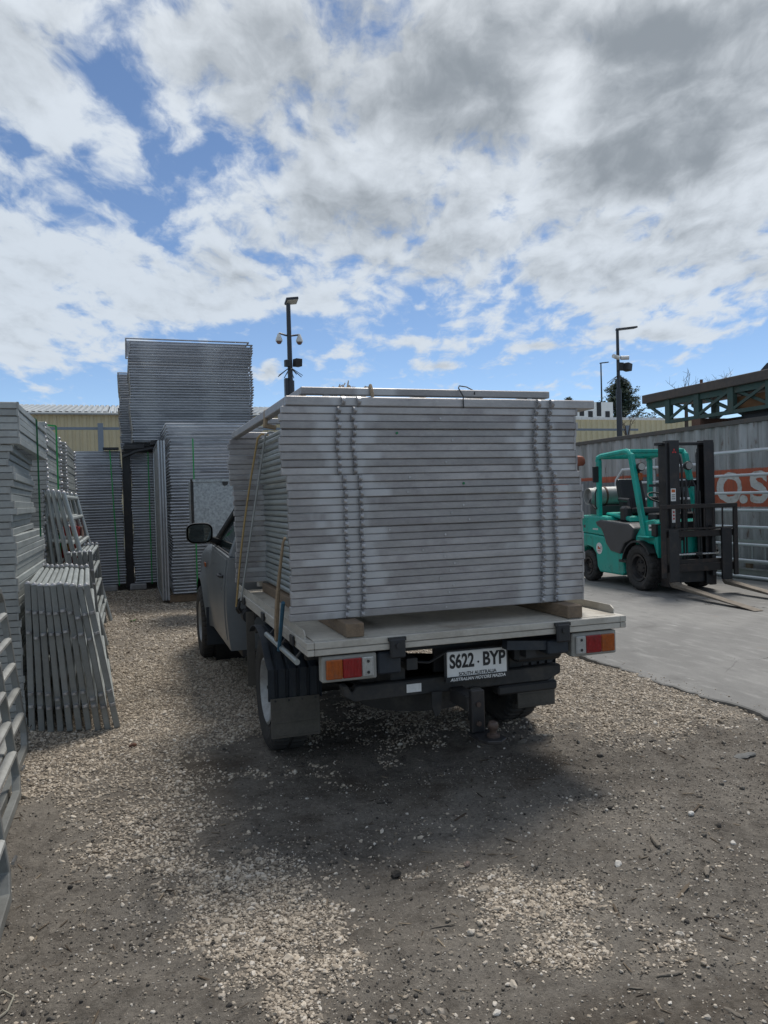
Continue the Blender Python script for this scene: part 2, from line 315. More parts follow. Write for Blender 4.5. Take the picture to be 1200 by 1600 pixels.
    def build(s, name, m, parent=None, **kw):
        if parent is not None and 'org' not in kw and parent.get('abs'):
            kw['org'] = tuple(parent.matrix_world.translation) if False else tuple(parent['abs'])
        return link(name, s.mesh(name, m, **kw), parent)
def link(name, me, parent=None, loc=None):
    o = bpy.data.objects.new(name, me); COL.objects.link(o)
    if parent is not None: o.parent = parent
    if loc is not None: o.location = loc
    return o
def tag(o, label=None, cat=None, group=None, kind=None):
    if label: o['label'] = label
    if cat: o['category'] = cat
    if group: o['group'] = group
    if kind: o['kind'] = kind
    return o
def thing(name, loc, label, cat, group=None, world=True, rz=0.0):
    """an Empty at the thing's base; with world=True its parts are given in yard coordinates"""
    o = bpy.data.objects.new(name, None); COL.objects.link(o); o.location = loc; o.rotation_euler.z = rz; o.empty_display_size = 0.1
    if world: o['abs'] = list(loc)
    return tag(o, label, cat, group)
def kids(o): return [c for c in ALLKIDS.get(o.name, [])]
def copy_tree(o, parent=None):
    c = o.copy(); COL.objects.link(c)
    if parent is not None: c.parent = parent
    for ch in list(o.children): copy_tree(ch, c)
    return c
ONES = ['', 'first', 'second', 'third', 'fourth', 'fifth', 'sixth', 'seventh', 'eighth', 'ninth', 'tenth', 'eleventh', 'twelfth', 'thirteenth', 'fourteenth', 'fifteenth', 'sixteenth', 'seventeenth', 'eighteenth', 'nineteenth']
TENS = {2: ('twenty', 'twentieth'), 3: ('thirty', 'thirtieth'), 4: ('forty', 'fortieth'), 5: ('fifty', 'fiftieth'), 6: ('sixty', 'sixtieth')}
def nth(n):
    if n < 20: return ONES[n]
    t, o = divmod(n, 10)
    return TENS[t][1] if o == 0 else TENS[t][0] + '-' + ONES[o]
def text_bm(s, size, m4, bold=0.0, xs=1.0, depth=0.0, spacing=1.0, shear=0.0):
    cu = bpy.data.curves.new('lettering', 'FONT'); cu.body = s; cu.size = size; cu.offset = bold; cu.align_x = 'CENTER'; cu.align_y = 'CENTER'; cu.extrude = depth; cu.space_character = spacing; cu.shear = shear; cu.resolution_u = 4
    ob = bpy.data.objects.new('lettering', cu); COL.objects.link(ob); dg = bpy.context.evaluated_depsgraph_get()
    me = bpy.data.meshes.new_from_object(ob.evaluated_get(dg)); bpy.data.objects.remove(ob); bpy.data.curves.remove(cu)
    bm = bmesh.new(); bm.from_mesh(me); bpy.data.meshes.remove(me)
    bmesh.ops.scale(bm, vec=(xs, 1, 1), verts=bm.verts); bmesh.ops.transform(bm, matrix=m4, verts=bm.verts); return bm
def text_obj(name, s, size, m4, m, parent, org=(0, 0, 0), **kw):
    bm = text_bm(s, size, m4, **kw); me = bpy.data.meshes.new(name)
    bmesh.ops.translate(bm, vec=-Vector(org), verts=bm.verts); bm.to_mesh(me); bm.free(); me.materials.append(m); return link(name, me, parent)
def face_m(o, right, up):
    r, u = Vector(right).normalized(), Vector(up).normalized(); n = r.cross(u)
    return Matrix(((r.x, u.x, n.x, o[0]), (r.y, u.y, n.y, o[1]), (r.z, u.z, n.z, o[2]), (0, 0, 0, 1)))

# ------------------------------------------------------------------ ground
def vnoise(x, y, seed=0):
    xi, yi = np.floor(x).astype(np.int64), np.floor(y).astype(np.int64); xf, yf = x - xi, y - yi
    def h(a, b):
        n = (a * 374761393 + b * 668265263 + seed * 1442695041) & 0xffffffff
        n = ((n ^ (n >> 13)) * 1274126177) & 0xffffffff; return ((n ^ (n >> 16)) & 0xffff) / 65535.0
    sx, sy = xf * xf * (3 - 2 * xf), yf * yf * (3 - 2 * yf)
    return (h(xi, yi) * (1 - sx) + h(xi + 1, yi) * sx) * (1 - sy) + (h(xi, yi + 1) * (1 - sx) + h(xi + 1, yi + 1) * sx) * sy
def fbm(x, y, s, o=4, seed=0):
    t = 0; a = 1; n = 0
    for i in range(o): t = t + a * vnoise(x * s, y * s, seed + i); n += a; a *= 0.5; s *= 2.03
    return t / n
SLAB_U = 4.13
def slab_edge(v): return SLAB_U + 0.05 * (fbm(v, v * 0 + 3.1, 0.9, 4, 5) - 0.5) * 2 + 0.06 * (vnoise(v * 5.3, v * 0, 19) - 0.5) + 0.035 * (vnoise(v * 15, v * 0, 9) - 0.5)
def height(u, v):
    near = np.clip((30 - np.hypot(u, v)) / 10, 0, 1)
    hh = (fbm(u, v, 0.9, 3, 1) - 0.5) * 0.05 + (fbm(u, v, 6, 3, 2) - 0.5) * 0.028 + (fbm(u, v, 26, 2, 3) - 0.5) * 0.012
    return hh * near - 0.006
def dens_map(u, v):
    """cover of the pale gravel, 0..1"""
    w = fbm(u, v, 1.6, 4, 21) - 0.5; w2 = fbm(u, v, 5.5, 3, 31) - 0.5; w3 = fbm(u, v, 17, 2, 41) - 0.5; w = w * 1.5 + w2 * 1.1 + w3 * 0.5
    def el(cu, cv, ru, rv): return 1 - np.sqrt(((u - cu) / ru) ** 2 + ((v - cv) / rv) ** 2)
    d = np.full_like(u, -1.0)
    d = np.maximum(d, np.where(u < 1.2, np.clip((v - 4.75 - 0.25 * u) * 0.8, -1, 1), -1))      # drive left of the ute
    d = np.maximum(d, el(0.10, 4.15, 0.42, 0.70) * 1.0)
    d = np.maximum(d, el(0.40, 2.98, 0.30, 0.55) * 0.95)
    d = np.maximum(d, el(0.42, 2.40, 0.12, 0.16) * 1.0)
    d = np.maximum(d, el(1.44, 2.66, 0.31, 0.45) * 0.95)
    d = np.maximum(d, np.where(u > 2.1, np.clip((v - 4.15 - 0.30 * (3.6 - u)) * 0.9, -1, 1), -1))
    d = np.maximum(d, np.where((u >= 1.0) & (u <= 2.4), np.clip((v - 4.75) * 0.6, -1, 0.2), -1))  # pale gravel kept thin under the ute so its shadow reads darker
    return np.clip((d + w * 1.05 + 0.08) * 1.5, 0, 1)

def build_ground():
    def axis(lo, hi, step, far):
        c = list(np.arange(lo, hi + 1e-6, step)); a = [lo - 0.1, lo - 0.3, lo - 0.8, lo - 2, lo - 6, lo - 20, lo - 80, -far]; b = [hi + 0.1, hi + 0.3, hi + 0.8, hi + 2, hi + 6, hi + 20, hi + 80, far]
        return np.array(a[::-1] + c + b)
    us = axis(-1.6, 4.4, 0.024, 900); vs = axis(1.2, 10.5, 0.032, 900)
    U, V = np.meshgrid(us, vs, indexing='ij'); H = height(U, V)
    n, m = U.shape; co = np.stack([U, V, H], -1).reshape(-1, 3)
    i = np.arange(n - 1)[:, None]; j = np.arange(m - 1)[None, :]; a = (i * m + j).ravel()
    q = np.stack([a, a + m, a + m + 1, a + 1], 1)
    me = bpy.data.meshes.new('ground'); me.from_pydata(co.tolist(), [], q.tolist())
    at = me.attributes.new('cover', 'FLOAT', 'POINT'); at.data.foreach_set('value', dens_map(U, V).ravel().astype(np.float32))
    for p in me.polygons: p.use_smooth = True
    m_ = bpy.data.materials.new('packed_dirt'); m_.use_nodes = True; T = NT(m_.node_tree)
    co = T.n('ShaderNodeTexCoord').outputs['Object']
    big = T.noise(co, 0.9, 6, 0.62, 0.4); mid = T.noise(co, 9, 7, 0.70, 0.6); fin = T.noise(co, 48, 6, 0.75); grit = T.noise(co, 240, 3, 0.7)
    base = T.ramp(big, [(0.30, (0.105, 0.092, 0.077)), (0.50, (0.175, 0.156, 0.132)), (0.70, (0.25, 0.226, 0.193))])
    base = T.mix(T.smooth(mid, 0.42, 0.72, 0, 0.6), base, (0.25, 0.225, 0.19))
    base = T.mix(T.smooth(mid, 0.50, 0.28, 0, 0.6), base, (0.055, 0.046, 0.037))
    sc = T.n('ShaderNodeVectorMath', operation='SCALE'); T.put(sc.inputs[0], base)
    T.put(sc.inputs['Scale'], T.m('SUBTRACT', T.m('ADD', T.m('MULTIPLY', fin, 1.75), T.m('MULTIPLY', grit, 1.15)), 0.42))
    damp = T.m('MULTIPLY', T.smooth(T.noise(T.vm('ADD', co, (7.3, 2.1, 0)), 0.75, 7, .62, .5), .50, .64), .62); sc_ = T.mix(damp, sc.outputs[0], T.mix(fin, (.030, .022, .015), (.115, .088, .062)))
    # pale grit between the stones, and small set-in chips
    vo = T.n('ShaderNodeTexVoronoi'); T.put(vo.inputs['Vector'], co); vo.inputs['Scale'].default_value = 75; vo.inputs['Randomness'].default_value = 1
    sv = T.n('ShaderNodeSeparateColor'); T.put(sv.inputs[0], vo.outputs['Color'])
    chip = T.m('MULTIPLY', T.m('LESS_THAN', vo.outputs['Distance'], T.m('MULTIPLY', sv.outputs[1], 0.42)), T.m('GREATER_THAN', sv.outputs[0], 0.80))
    c = T.mix(T.m('MULTIPLY', chip, 0.75), sc_, T.mix(sv.outputs[2], (0.12, 0.11, 0.10), (0.30, 0.27, 0.23)))
    cov = T.n('ShaderNodeAttribute', attribute_name='cover').outputs['Fac']
    c = T.mix(T.m('MULTIPLY', cov, 0.55), c, T.mix(fin, (0.15, 0.128, 0.104), (0.38, 0.33, 0.27)))
    bs = T.n('ShaderNodeBsdfPrincipled'); T.put(bs.inputs['Base Color'], c); bs.inputs['Roughness'].default_value = 0.92; bs.inputs['Specular IOR Level'].default_value = 0.25
    bn = T.n('ShaderNodeBump'); bn.inputs['Strength'].default_value = 1.0; bn.inputs['Distance'].default_value = 0.018
    T.put(bn.inputs['Height'], T.m('ADD', T.m('ADD', T.m('MULTIPLY', fin, 0.9), T.m('MULTIPLY', grit, 0.4)), T.m('MULTIPLY', chip, 0.25))); T.t.links.new(bn.outputs[0], bs.inputs['Normal'])
    o = T.n('ShaderNodeOutputMaterial'); T.t.links.new(bs.outputs[0], o.inputs[0])
    me.materials.append(m_); g = link('ground', me); tag(g, kind='structure')

    # concrete slab to the right, its broken edge standing a little above the gravel
    sv_ = np.concatenate([[-40, -10, -3], np.arange(0, 14, 0.03), [16, 20, 30, 60, 120]])
    e = slab_edge(sv_); mb = MB()
    rows = [[(float(x) + 0.006 * random.random(), float(y), -0.05) for x, y in zip(e, sv_)], [(float(x), float(y), 0.020) for x, y in zip(e, sv_)], [(float(x) + 0.012, float(y), 0.028) for x, y in zip(e, sv_)]]
    for uu in (4.6, 6, 8, 11, 16, 30, 80, 200): rows.append([(uu, float(y), 0.03) for y in sv_])
    mb.grid(rows)
    cm = bpy.data.materials.new('worn_concrete'); cm.use_nodes = True; T = NT(cm.node_tree)
    co = T.n('ShaderNodeTexCoord').outputs['Object']
    a = T.noise(co, 0.55, 7, 0.6, 0.5); b = T.noise(T.vm('MULTIPLY', co, (3.2, 0.9, 1)), 3.0, 6, 0.62); f = T.noise(co, 90, 4, 0.7)
    base = T.ramp(a, [(0.3, (0.130, 0.128, 0.121)), (0.52, (0.190, 0.186, 0.176)), (0.72, (0.255, 0.249, 0.232))])
    base = T.mix(T.smooth(b, 0.50, 0.68, 0, 0.55), base, (0.275, 0.27, 0.255)); base = T.mix(T.smooth(b, 0.46, 0.30, 0, 0.5), base, (0.125, 0.122, 0.118))
    scuff = T.m('MULTIPLY', T.smooth(T.noise(T.vm('MULTIPLY', co, (9, 1.2, 1)), 1.4, 5, 0.6), 0.64, 0.70), T.smooth(T.noise(co, 1.1, 3), 0.52, 0.62))
    base = T.mix(T.m('MULTIPLY', scuff, 0.6), base, (0.40, 0.395, 0.37))
    sc = T.n('ShaderNodeVectorMath', operation='SCALE'); T.put(sc.inputs[0], base); T.put(sc.inputs['Scale'], T.m('ADD', 0.72, T.m('MULTIPLY', f, 0.56)))
    vo = T.n('ShaderNodeTexVoronoi', feature='DISTANCE_TO_EDGE'); T.put(vo.inputs['Vector'], T.vm('ADD', co, T.vm('MULTIPLY', (1, 1, 0), T.noise(co, 1.7, 5, .6)))); vo.inputs['Scale'].default_value = 0.30
    crack = T.m('MULTIPLY', T.smooth(vo.outputs['Distance'], 0.0030, 0.0008), T.smooth(T.noise(co, .5, 2), .42, .52))
    wv = T.n('ShaderNodeTexWave', wave_type='RINGS', rings_direction='Z'); T.put(wv.inputs['Vector'], T.vm('ADD', co, (-9.5, -3.0, 0))); wv.inputs['Scale'].default_value = .55; wv.inputs['Distortion'].default_value = 3.5; wv.inputs['Detail'].default_value = 3; wv.inputs['Detail Scale'].default_value = .5
    tyre = T.m('MULTIPLY', T.smooth(wv.outputs['Fac'], .55, .98), T.m('MULTIPLY', T.smooth(T.noise(co, .8, 3), .45, .62), .14))
    oil = T.m('MULTIPLY', T.smooth(T.noise(co, 1.3, 5, .6), .60, .72), .5)
    rustst = T.m('MULTIPLY', T.smooth(T.noise(T.vm('ADD', co, (3, 8, 0)), 1.1, 5, .6), .67, .74), .4)
    cc = T.mix(tyre, sc.outputs[0], (.075, .073, .07)); cc = T.mix(oil, cc, (.06, .057, .052)); cc = T.mix(rustst, cc, (.30, .215, .15)); cc = T.mix(crack, cc, (.04, .038, .035))
    bs = T.n('ShaderNodeBsdfPrincipled'); T.put(bs.inputs['Base Color'], cc); T.put(bs.inputs['Roughness'], T.m('ADD', 0.62, T.m('MULTIPLY', a, 0.3)))
    bn = T.n('ShaderNodeBump'); bn.inputs['Strength'].default_value = 0.25; bn.inputs['Distance'].default_value = 0.006; T.put(bn.inputs['Height'], f); T.t.links.new(bn.outputs[0], bs.inputs['Normal'])
    o = T.n('ShaderNodeOutputMaterial'); T.t.links.new(bs.outputs[0], o.inputs[0])
    tag(mb.build('concrete_slab', cm), kind='structure')
build_ground()

def scatter(name, pos, scl, rot, tint, ramp, subdiv=2):
    """one object of stuff: stones instanced on a point cloud"""
    me = bpy.data.meshes.new(name); n = len(pos); me.vertices.add(n); me.vertices.foreach_set('co', pos.astype(np.float32).ravel())
    for nm, typ, arr in (('scl', 'FLOAT_VECTOR', scl), ('rot', 'FLOAT_VECTOR', rot), ('tint', 'FLOAT', tint)):
        at = me.attributes.new(nm, typ, 'POINT'); at.data.foreach_set('vector' if typ != 'FLOAT' else 'value', arr.astype(np.float32).ravel())
    m = bpy.data.materials.new(name + '_stone'); m.use_nodes = True; T = NT(m.node_tree)
    at = T.n('ShaderNodeAttribute', attribute_name='tint', attribute_type='INSTANCER').outputs['Fac']
    co = T.n('ShaderNodeTexCoord').outputs['Object']; nz = T.noise(co, 2.2, 4, 0.65)
    c = T.ramp(at, ramp); sc = T.n('ShaderNodeVectorMath', operation='SCALE'); T.put(sc.inputs[0], c); T.put(sc.inputs['Scale'], T.m('ADD', 0.6, T.m('MULTIPLY', nz, 0.8)))
    bs = T.n('ShaderNodeBsdfPrincipled'); T.put(bs.inputs['Base Color'], sc.outputs[0]); bs.inputs['Roughness'].default_value = 0.85; bs.inputs['Specular IOR Level'].default_value = 0.3
    o = T.n('ShaderNodeOutputMaterial'); T.t.links.new(bs.outputs[0], o.inputs[0])
    ng = bpy.data.node_groups.new(name + '_scatter', 'GeometryNodeTree'); ng.interface.new_socket('Geometry', in_out='INPUT', socket_type='NodeSocketGeometry'); ng.interface.new_socket('Geometry', in_out='OUTPUT', socket_type='NodeSocketGeometry')
    N = ng.nodes; L = ng.links; gi = N.new('NodeGroupInput'); go = N.new('NodeGroupOutput')
    ico = N.new('GeometryNodeMeshIcoSphere'); ico.inputs['Radius'].default_value = 1; ico.inputs['Subdivisions'].default_value = subdiv
    nt = N.new('ShaderNodeTexNoise'); nt.inputs['Scale'].default_value = 1.1; nt.inputs['Detail'].default_value = 1
    sub = N.new('ShaderNodeVectorMath'); sub.operation = 'SUBTRACT'; sub.inputs[1].default_value = (.5, .5, .5); L.new(nt.outputs['Color'], sub.inputs[0])
    mul = N.new('ShaderNodeVectorMath'); mul.operation = 'SCALE'; mul.inputs['Scale'].default_value = 1.1; L.new(sub.outputs[0], mul.inputs[0])
    sp = N.new('GeometryNodeSetPosition'); L.new(ico.outputs['Mesh'], sp.inputs['Geometry']); L.new(mul.outputs[0], sp.inputs['Offset'])
    sm = N.new('GeometryNodeSetMaterial'); sm.inputs['Material'].default_value = m; L.new(sp.outputs[0], sm.inputs[0])
    ip = N.new('GeometryNodeInstanceOnPoints'); L.new(gi.outputs[0], ip.inputs['Points']); L.new(sm.outputs[0], ip.inputs['Instance'])
    for nm, k in (('rot', 'Rotation'), ('scl', 'Scale')):
        na = N.new('GeometryNodeInputNamedAttribute'); na.data_type = 'FLOAT_VECTOR'; na.inputs['Name'].default_value = nm; L.new(na.outputs['Attribute'], ip.inputs[k])
    L.new(ip.outputs[0], go.inputs[0])
    ob = link(name, me); md = ob.modifiers.new('scatter', 'NODES'); md.node_group = ng; me.materials.append(m)
    tag(ob, kind='stuff'); return ob
def stones():
    rg = RNG
    def make(n, lo, hi, size, sig, flat, keep):
        u = rg.uniform(lo[0], hi[0], n); v = rg.uniform(lo[1], hi[1], n)
        k = keep(u, v) > rg.uniform(0, 1, n); k &= u < slab_edge(v) + 0.01; u, v = u[k], v[k]; n = len(u)
        s = size * np.exp(rg.normal(0, sig, n)); sc = np.stack([s * rg.uniform(.75, 1.3, n), s * rg.uniform(.65, 1.05, n), s * flat * rg.uniform(.7, 1.2, n)], 1)
        rot = np.stack([rg.normal(0, .35, n), rg.normal(0, .35, n), rg.uniform(0, 6.28, n)], 1)
        pos = np.stack([u, v, height(u, v) + sc[:, 2] * 0.35], 1); return pos, sc, rot, rg.uniform(0, 1, n)
    cat = lambda l: [np.concatenate(x) for x in zip(*l)]
    far = lambda u, v: np.clip(dens_map(u, v), 0, 1)
    a = [make(150000, (-1.3, 3.6), (4.3, 8.2), 0.0062, .36, .62, far), make(40000, (-0.9, 8.2), (4.2, 15.3), 0.0095, .33, .6, far), make(110000, (-1.0, 1.9), (2.6, 3.6), 0.0042, .45, .6, lambda u, v: np.maximum(dens_map(u, v) ** 1.2, .05 * fbm(u, v, 3, 2, 91)))]
    ramp = [(0.0, (0.18, 0.15, 0.118)), (0.2, (0.31, 0.262, 0.205)), (0.6, (0.44, 0.375, 0.295)), (0.85, (0.51, 0.445, 0.36)), (1.0, (0.58, 0.53, 0.46))]
    scatter('gravel', *cat(a), ramp)
    spr = lambda u, v: 0.15 + 0.85 * np.clip(fbm(u, v, 2.2, 3, 77) * 2.2 - 0.75, 0, 1)
    b = [make(16000, (-1.0, 1.6), (4.1, 5.2), 0.0042, .45, .6, spr), make(800, (-1.0, 1.6), (4.1, 5.2), 0.0075, .36, .6, spr), make(60000, (-0.9, 1.6), (4.1, 4.2), 0.0022, .45, .7, lambda u, v: 0.3 + 0.7 * spr(u, v)), make(30, (-0.8, 1.7), (3.9, 4.6), 0.013, .3, .5, spr)]
    ramp2 = [(0.0, (0.04, 0.036, 0.032)), (0.35, (0.11, 0.10, 0.086)), (0.62, (0.20, 0.178, 0.15)), (0.85, (0.36, 0.315, 0.26)), (1.0, (0.58, 0.54, 0.48))]
    scatter('loose_pebbles', *cat(b), ramp2)
    n = 200; v = rg.uniform(2.5, 12, n); u = slab_edge(v) + np.abs(rg.normal(0, .10, n)) + .015; z = 0.0036 * np.exp(rg.normal(0, .4, n))
    scatter('spilled_gravel', np.stack([u, v, 0.03 + z * .4], 1), np.stack([z * 1.2, z, z * .7], 1), np.stack([u * 0, u * 0, rg.uniform(0, 6, n)], 1), rg.uniform(0, 1, n), ramp)
    # splinters, bark crumbs and straw trodden into the dirt
    n = 900; u = rg.uniform(-0.8, 3.9, n); v = rg.uniform(1.6, 4.6, n); s = 0.011 * np.exp(rg.normal(0, .5, n))
    sc = np.stack([s * 1.5, s * .16, s * .12], 1); rot = np.stack([rg.normal(0, .1, n), rg.normal(0, .12, n), rg.uniform(0, 6.28, n)], 1)
    k = u < slab_edge(v) - 0.03; pos = np.stack([u, v, height(u, v) + 0.003], 1)
    scatter('wood_litter', pos[k], sc[k], rot[k], rg.uniform(0, 1, n)[k], [(0, (0.03, 0.022, 0.016)), (0.6, (0.11, 0.085, 0.06)), (1, (0.26, 0.21, 0.15))], 1)
stones()
def hz(u, v): return float(height(np.array([u]), np.array([v]))[0])

# ------------------------------------------------------------------ buildings and yard structures behind
def ribbed(u0, u1, pitch, deep, fl=0.55):
    """profile points (u, depth) of trapezoid sheet"""
    out = []; n = max(1, int(round((u1 - u0) / pitch))); p = (u1 - u0) / n
    for i in range(n):
        a = u0 + i * p; out += [(a, 0), (a + p * fl * .5, 0), (a + p * (fl * .5 + .14), deep), (a + p * (1 - fl * .5 + .1), deep)]
    out.append((u1, 0)); return out
def building():
    t = thing('warehouse', (2, 30, 0), 'long beige clad warehouse with grey low-pitched sheet roof behind the panel stacks', 'building')
    pr = ribbed(-9, 12.5, 0.25, 0.035)
    MB().grid([[(u, 30 - d, z) for u, d in pr] for z in (0, 4.93)]).build('wall_cladding', BEIGE, t)
    MB().box((12.47, 30, 0), (12.5, 41.9, 4.9)).build('end_wall', BEIGE, t); MB().box((-9, 30, 0), (-8.97, 41.9, 4.9)).build('end_wall', BEIGE, t)
    MB().box((-8.9, 41.9, 0), (12.4, 41.95, 4.9)).build('back_wall', BEIGE, t)
    u = -9.2; proto = None
    while u < 12.5:
        w = 2.17; pr = ribbed(0, w - .03, 0.217, 0.06, .5)
        if proto is None:
            proto = MB().grid([[(x, 29.8 - 30, 4.98 + d) for x, d in pr], [(x, 6, 5.98 + d) for x, d in pr]]).build('roof_sheet', ROOFM, t, org=(0, 0, 0)); proto.location = (u - 2, 0, 0)
            r2 = proto.copy(); COL.objects.link(r2); r2.rotation_euler.z = math.pi; r2.location = (u - 2 + w, 12, 0)
        else:
            for z, dy, dx in ((0, 0, 0), (math.pi, 12, w)):
                r = proto.copy(); COL.objects.link(r); r.rotation_euler.z = z; r.location = (u - 2 + dx, dy, 0)
        u += w
    MB().tube([(-9.2, 29.72, 4.95), (12.6, 29.72, 4.95)], .05, 8).build('gutter', ROOFM, t)
    t = thing('warehouse', (24, 30, 0), 'pale yellow flat-topped shed beyond the container, under the black and white board', 'building')
    pr = ribbed(12.8, 44, 0.3, 0.05)
    MB().grid([[(u, 31 - d, z) for u, d in pr] for z in (0, 5.02)]).build('wall_cladding', BEIGE2, t)
    MB().box((12.8, 31.06, 5.0), (44, 45, 5.06)).build('roof', ROOFM, t); MB().box((43.9, 31.1, 0), (44, 45, 5)).build('end_wall', BEIGE2, t)
    MB().grid([[(u, 30.9 - d, z) for u, d in ribbed(12.8, 44, .3, .05)] for z in (4.98, 5.10)]).build('capping', PLATEW, t)
    # tall rail fence in front
    t = thing('rail_fence', (7, 28, 0), 'blue-grey posts and single high rail standing before the beige shed wall', 'fence')
    MB().bar((-3.2, 28, 4.25), (21, 28, 4.25), .09, .085).build('rail', BLUEGREY, t)
    MB().bar((-3.2, 28, 2.2), (21, 28, 2.2), .07, .07).build('rail', BLUEGREY, t)
    for u in (-.75, 6.7, 13.6, 20.4):
        MB().box((u - .09, 27.86, 0), (u + .09, 27.99 - .04, 4.42)).build('post', BLUEGREY, t)
def board():
    t = thing('painted_board', (27, 40, 0), 'white board painted with black battlement bars, above the yellow shed', 'sign')
    MB().box((24.5, 40, 5.6), (28.25, 40.12, 7.05)).build('panel', PLATEW, t)
    for k in range(6):
        u = 24.7 + k * .6; z0, z1 = ((6.2, 7.05), (5.77, 6.5))[k % 2]
        MB().box((u, 39.97, z0), (u + .30, 39.998, z1)).build('bar', INK, t)
    MB().box((24.5, 39.96, 5.66), (28.25, 39.998, 5.76)).build('stripe', mat('blue_print', (.03, .10, .35), .5), t)
    MB().tube([(27.7 + .28 * math.cos(a), 39.98, 5.78 + .22 * math.sin(a)) for a in [math.pi * i / 10 for i in range(11)]], .035, 6).build('arch', INK, t)
    for u in (25, 27.8): MB().box((u, 40.15, 0), (u + .15, 40.3, 6.8)).build('post', BLUEGREY, t)
building(); board()

def pole_spikes(t, u, v, z):
    for a in range(8):
        an = a * math.pi / 4 + .3; MB().tube([(u, v, z), (u + .42 * math.cos(an), v + .42 * math.sin(an), z - .30)], .014, 4).build('spike', POLEM, t)
def lamps():
    u, v = 5.25, 25
    t = thing('camera_pole', (u, v, 0), 'dark pole with square floodlight and two white dome cameras, rising behind the load', 'camera pole', 'camera poles')
    MB().tube([(u, v, 5.55), (u, v, 8.05)], [.085, .07], 12).build('pole', POLEM, t)
    MB().tube([(u, v, 0), (u, v, 5.55)], .125, 12).build('base_tube', POLEM, t)
    MB().box((u - .2, v - .12, 4.9), (u - .09, v + .1, 5.62)).build('cabinet', POLEM, t, bevel=.01)
    h = MB(); h.obox((u + .10, v - .05, 8.16), (.20, 0, .028), (0, .18, -.052), (-.006, .01, .035)); h.build('floodlight', POLEM, t, bevel=.01)
    MB().obox((u + .105, v - .055, 8.118), (.17, 0, .023), (0, .15, -.043), (-.001, .002, .006)).build('lens', LEDM, t)
    MB().tube([(u - .34, v, 7.10), (u - .1, v, 7.03), (u + .1, v, 7.03), (u + .34, v, 7.07)], .03, 8).build('cross_arm', POLEM, t)
    for s in (-.34, .34):
        d = MB().lathe([(.0, .08), (.04, .08), (.07, .0), (.115, -.12), (.115, -.17), (0, -.17)], (u + s, v, 7.0), (0, 0, 1), 16, False).build('dome_camera', CAMW, t, smooth=True)
        MB().lathe([(.09, -.172), (.085, -.21), (.055, -.25), (0, -.265)], (u + s, v, 7.0), (0, 0, 1), 16, False).build('dome', BROWNP, d, smooth=True, org=t['abs'])
    MB().obox((u + .22, v - .15, 6.12), (.11, .04, 0), (-.04, .11, 0), (0, -.03, .12)).build('loudspeaker', BLACK, t, bevel=.01)
    MB().obox((u - .12, v - .1, 6.1), (.07, .02, 0), (-.02, .07, 0), (0, 0, .11)).build('sensor', BLACK, t, bevel=.01)
    pole_spikes(t, u, v, 6.0)
    u, v = 17.93, 25
    t = thing('camera_pole', (u, v, 0), 'dark lamp pole with side lamp arm and white bullet cameras, before the conifer', 'camera pole', 'camera poles')
    MB().tube([(u, v, 5.5), (u, v, 7.72)], [.068, .055], 12).build('pole', POLEM, t); MB().tube([(u, v, 0), (u, v, 5.5)], .105, 12).build('base_tube', POLEM, t)
    MB().obox((u + .38, v - .05, 7.82), (.42, 0, .06), (0, .13, 0), (-.004, 0, .035)).build('lamp_head', POLEM, t, bevel=.015)
    MB().tube([(u, v, 7.6), (u, v, 7.78), (u + .15, v, 7.8)], .05, 8).build('lamp_arm', POLEM, t)
    for s in (-1, 1):
        MB().tube([(u + s * .05, v - .1, 6.68), (u + s * .34, v - .2, 6.72 - (s + 1) * .02)], .08, 10).build('bullet_camera', CAMW, t, smooth=True)
    MB().obox((u + .3, v - .15, 6.33), (.13, .05, -.02), (-.05, .13, 0), (.02, 0, .14)).build('loudspeaker', BLACK, t, bevel=.02); MB().box((u - .09, v - .16, 6.2), (u + .14, v - .06, 6.5)).build('sensor', BLACK, t)
    pole_spikes(t, u, v, 6.05)
    u, v = 41.2, 60
    t = thing('street_lamp', (u, v, 0), 'thin distant street lamp left of the conifer', 'street lamp')
    MB().tube([(u, v, 0), (u, v, 13.3)], [.12, .06], 8).build('pole', POLEM, t); MB().obox((u + .35, v, 13.35), (.42, 0, .05), (0, .12, 0), (0, 0, .04)).build('lamp_head', POLEM, t)
lamps()
def conifer(u, v, h, r, label, seed, wild=.5):
    rg = random.Random(seed); t = thing('conifer_tree', (u, v, 0), label, 'tree', 'trees beyond the yard', world=False)
    MB().tube([(0, 0, 0), (.05, 0, h * .5), (0, 0, h)], [.22, .12, .03], 8).build('trunk', TRUNK, t)
    br = MB(); lf = MB()
    for i in range(190):
        z = h * (.30 + .70 * (i / 190) ** .75); a = rg.random() * 6.28; L = r * (1 - z / h) ** .85 * rg.uniform(.4, 1.3) + .12; rise = rg.uniform(-.05, .75) * L
        p0 = Vector((0, 0, z - .1 * L)); p1 = Vector((L * math.cos(a), L * math.sin(a), z + rise)); br.tube([p0, p1], [.03, .008], 3)
        for k in range(70):
            f = rg.random() ** .6; c = p0.lerp(p1, f) + Vector((rg.gauss(0, .11), rg.gauss(0, .11), rg.gauss(0, .10))); d = Vector((rg.gauss(0, 1), rg.gauss(0, 1), rg.gauss(.3, .8))).normalized() * rg.uniform(.12, .26); w = d.orthogonal().normalized() * .075
            lf.add([c - w, c + w, c + d], [(0, 1, 2)])
    br.build('branch', TRUNK, t); lf.build('crown', FOLI, t)
conifer(36.0, 50, 10.15, 4.6, 'dark conifer with ragged spreading branches behind the lamp pole', 4)
conifer(39.0, 62, 10.2, 2.2, 'small dark treetop showing left of the ragged conifer', 9)
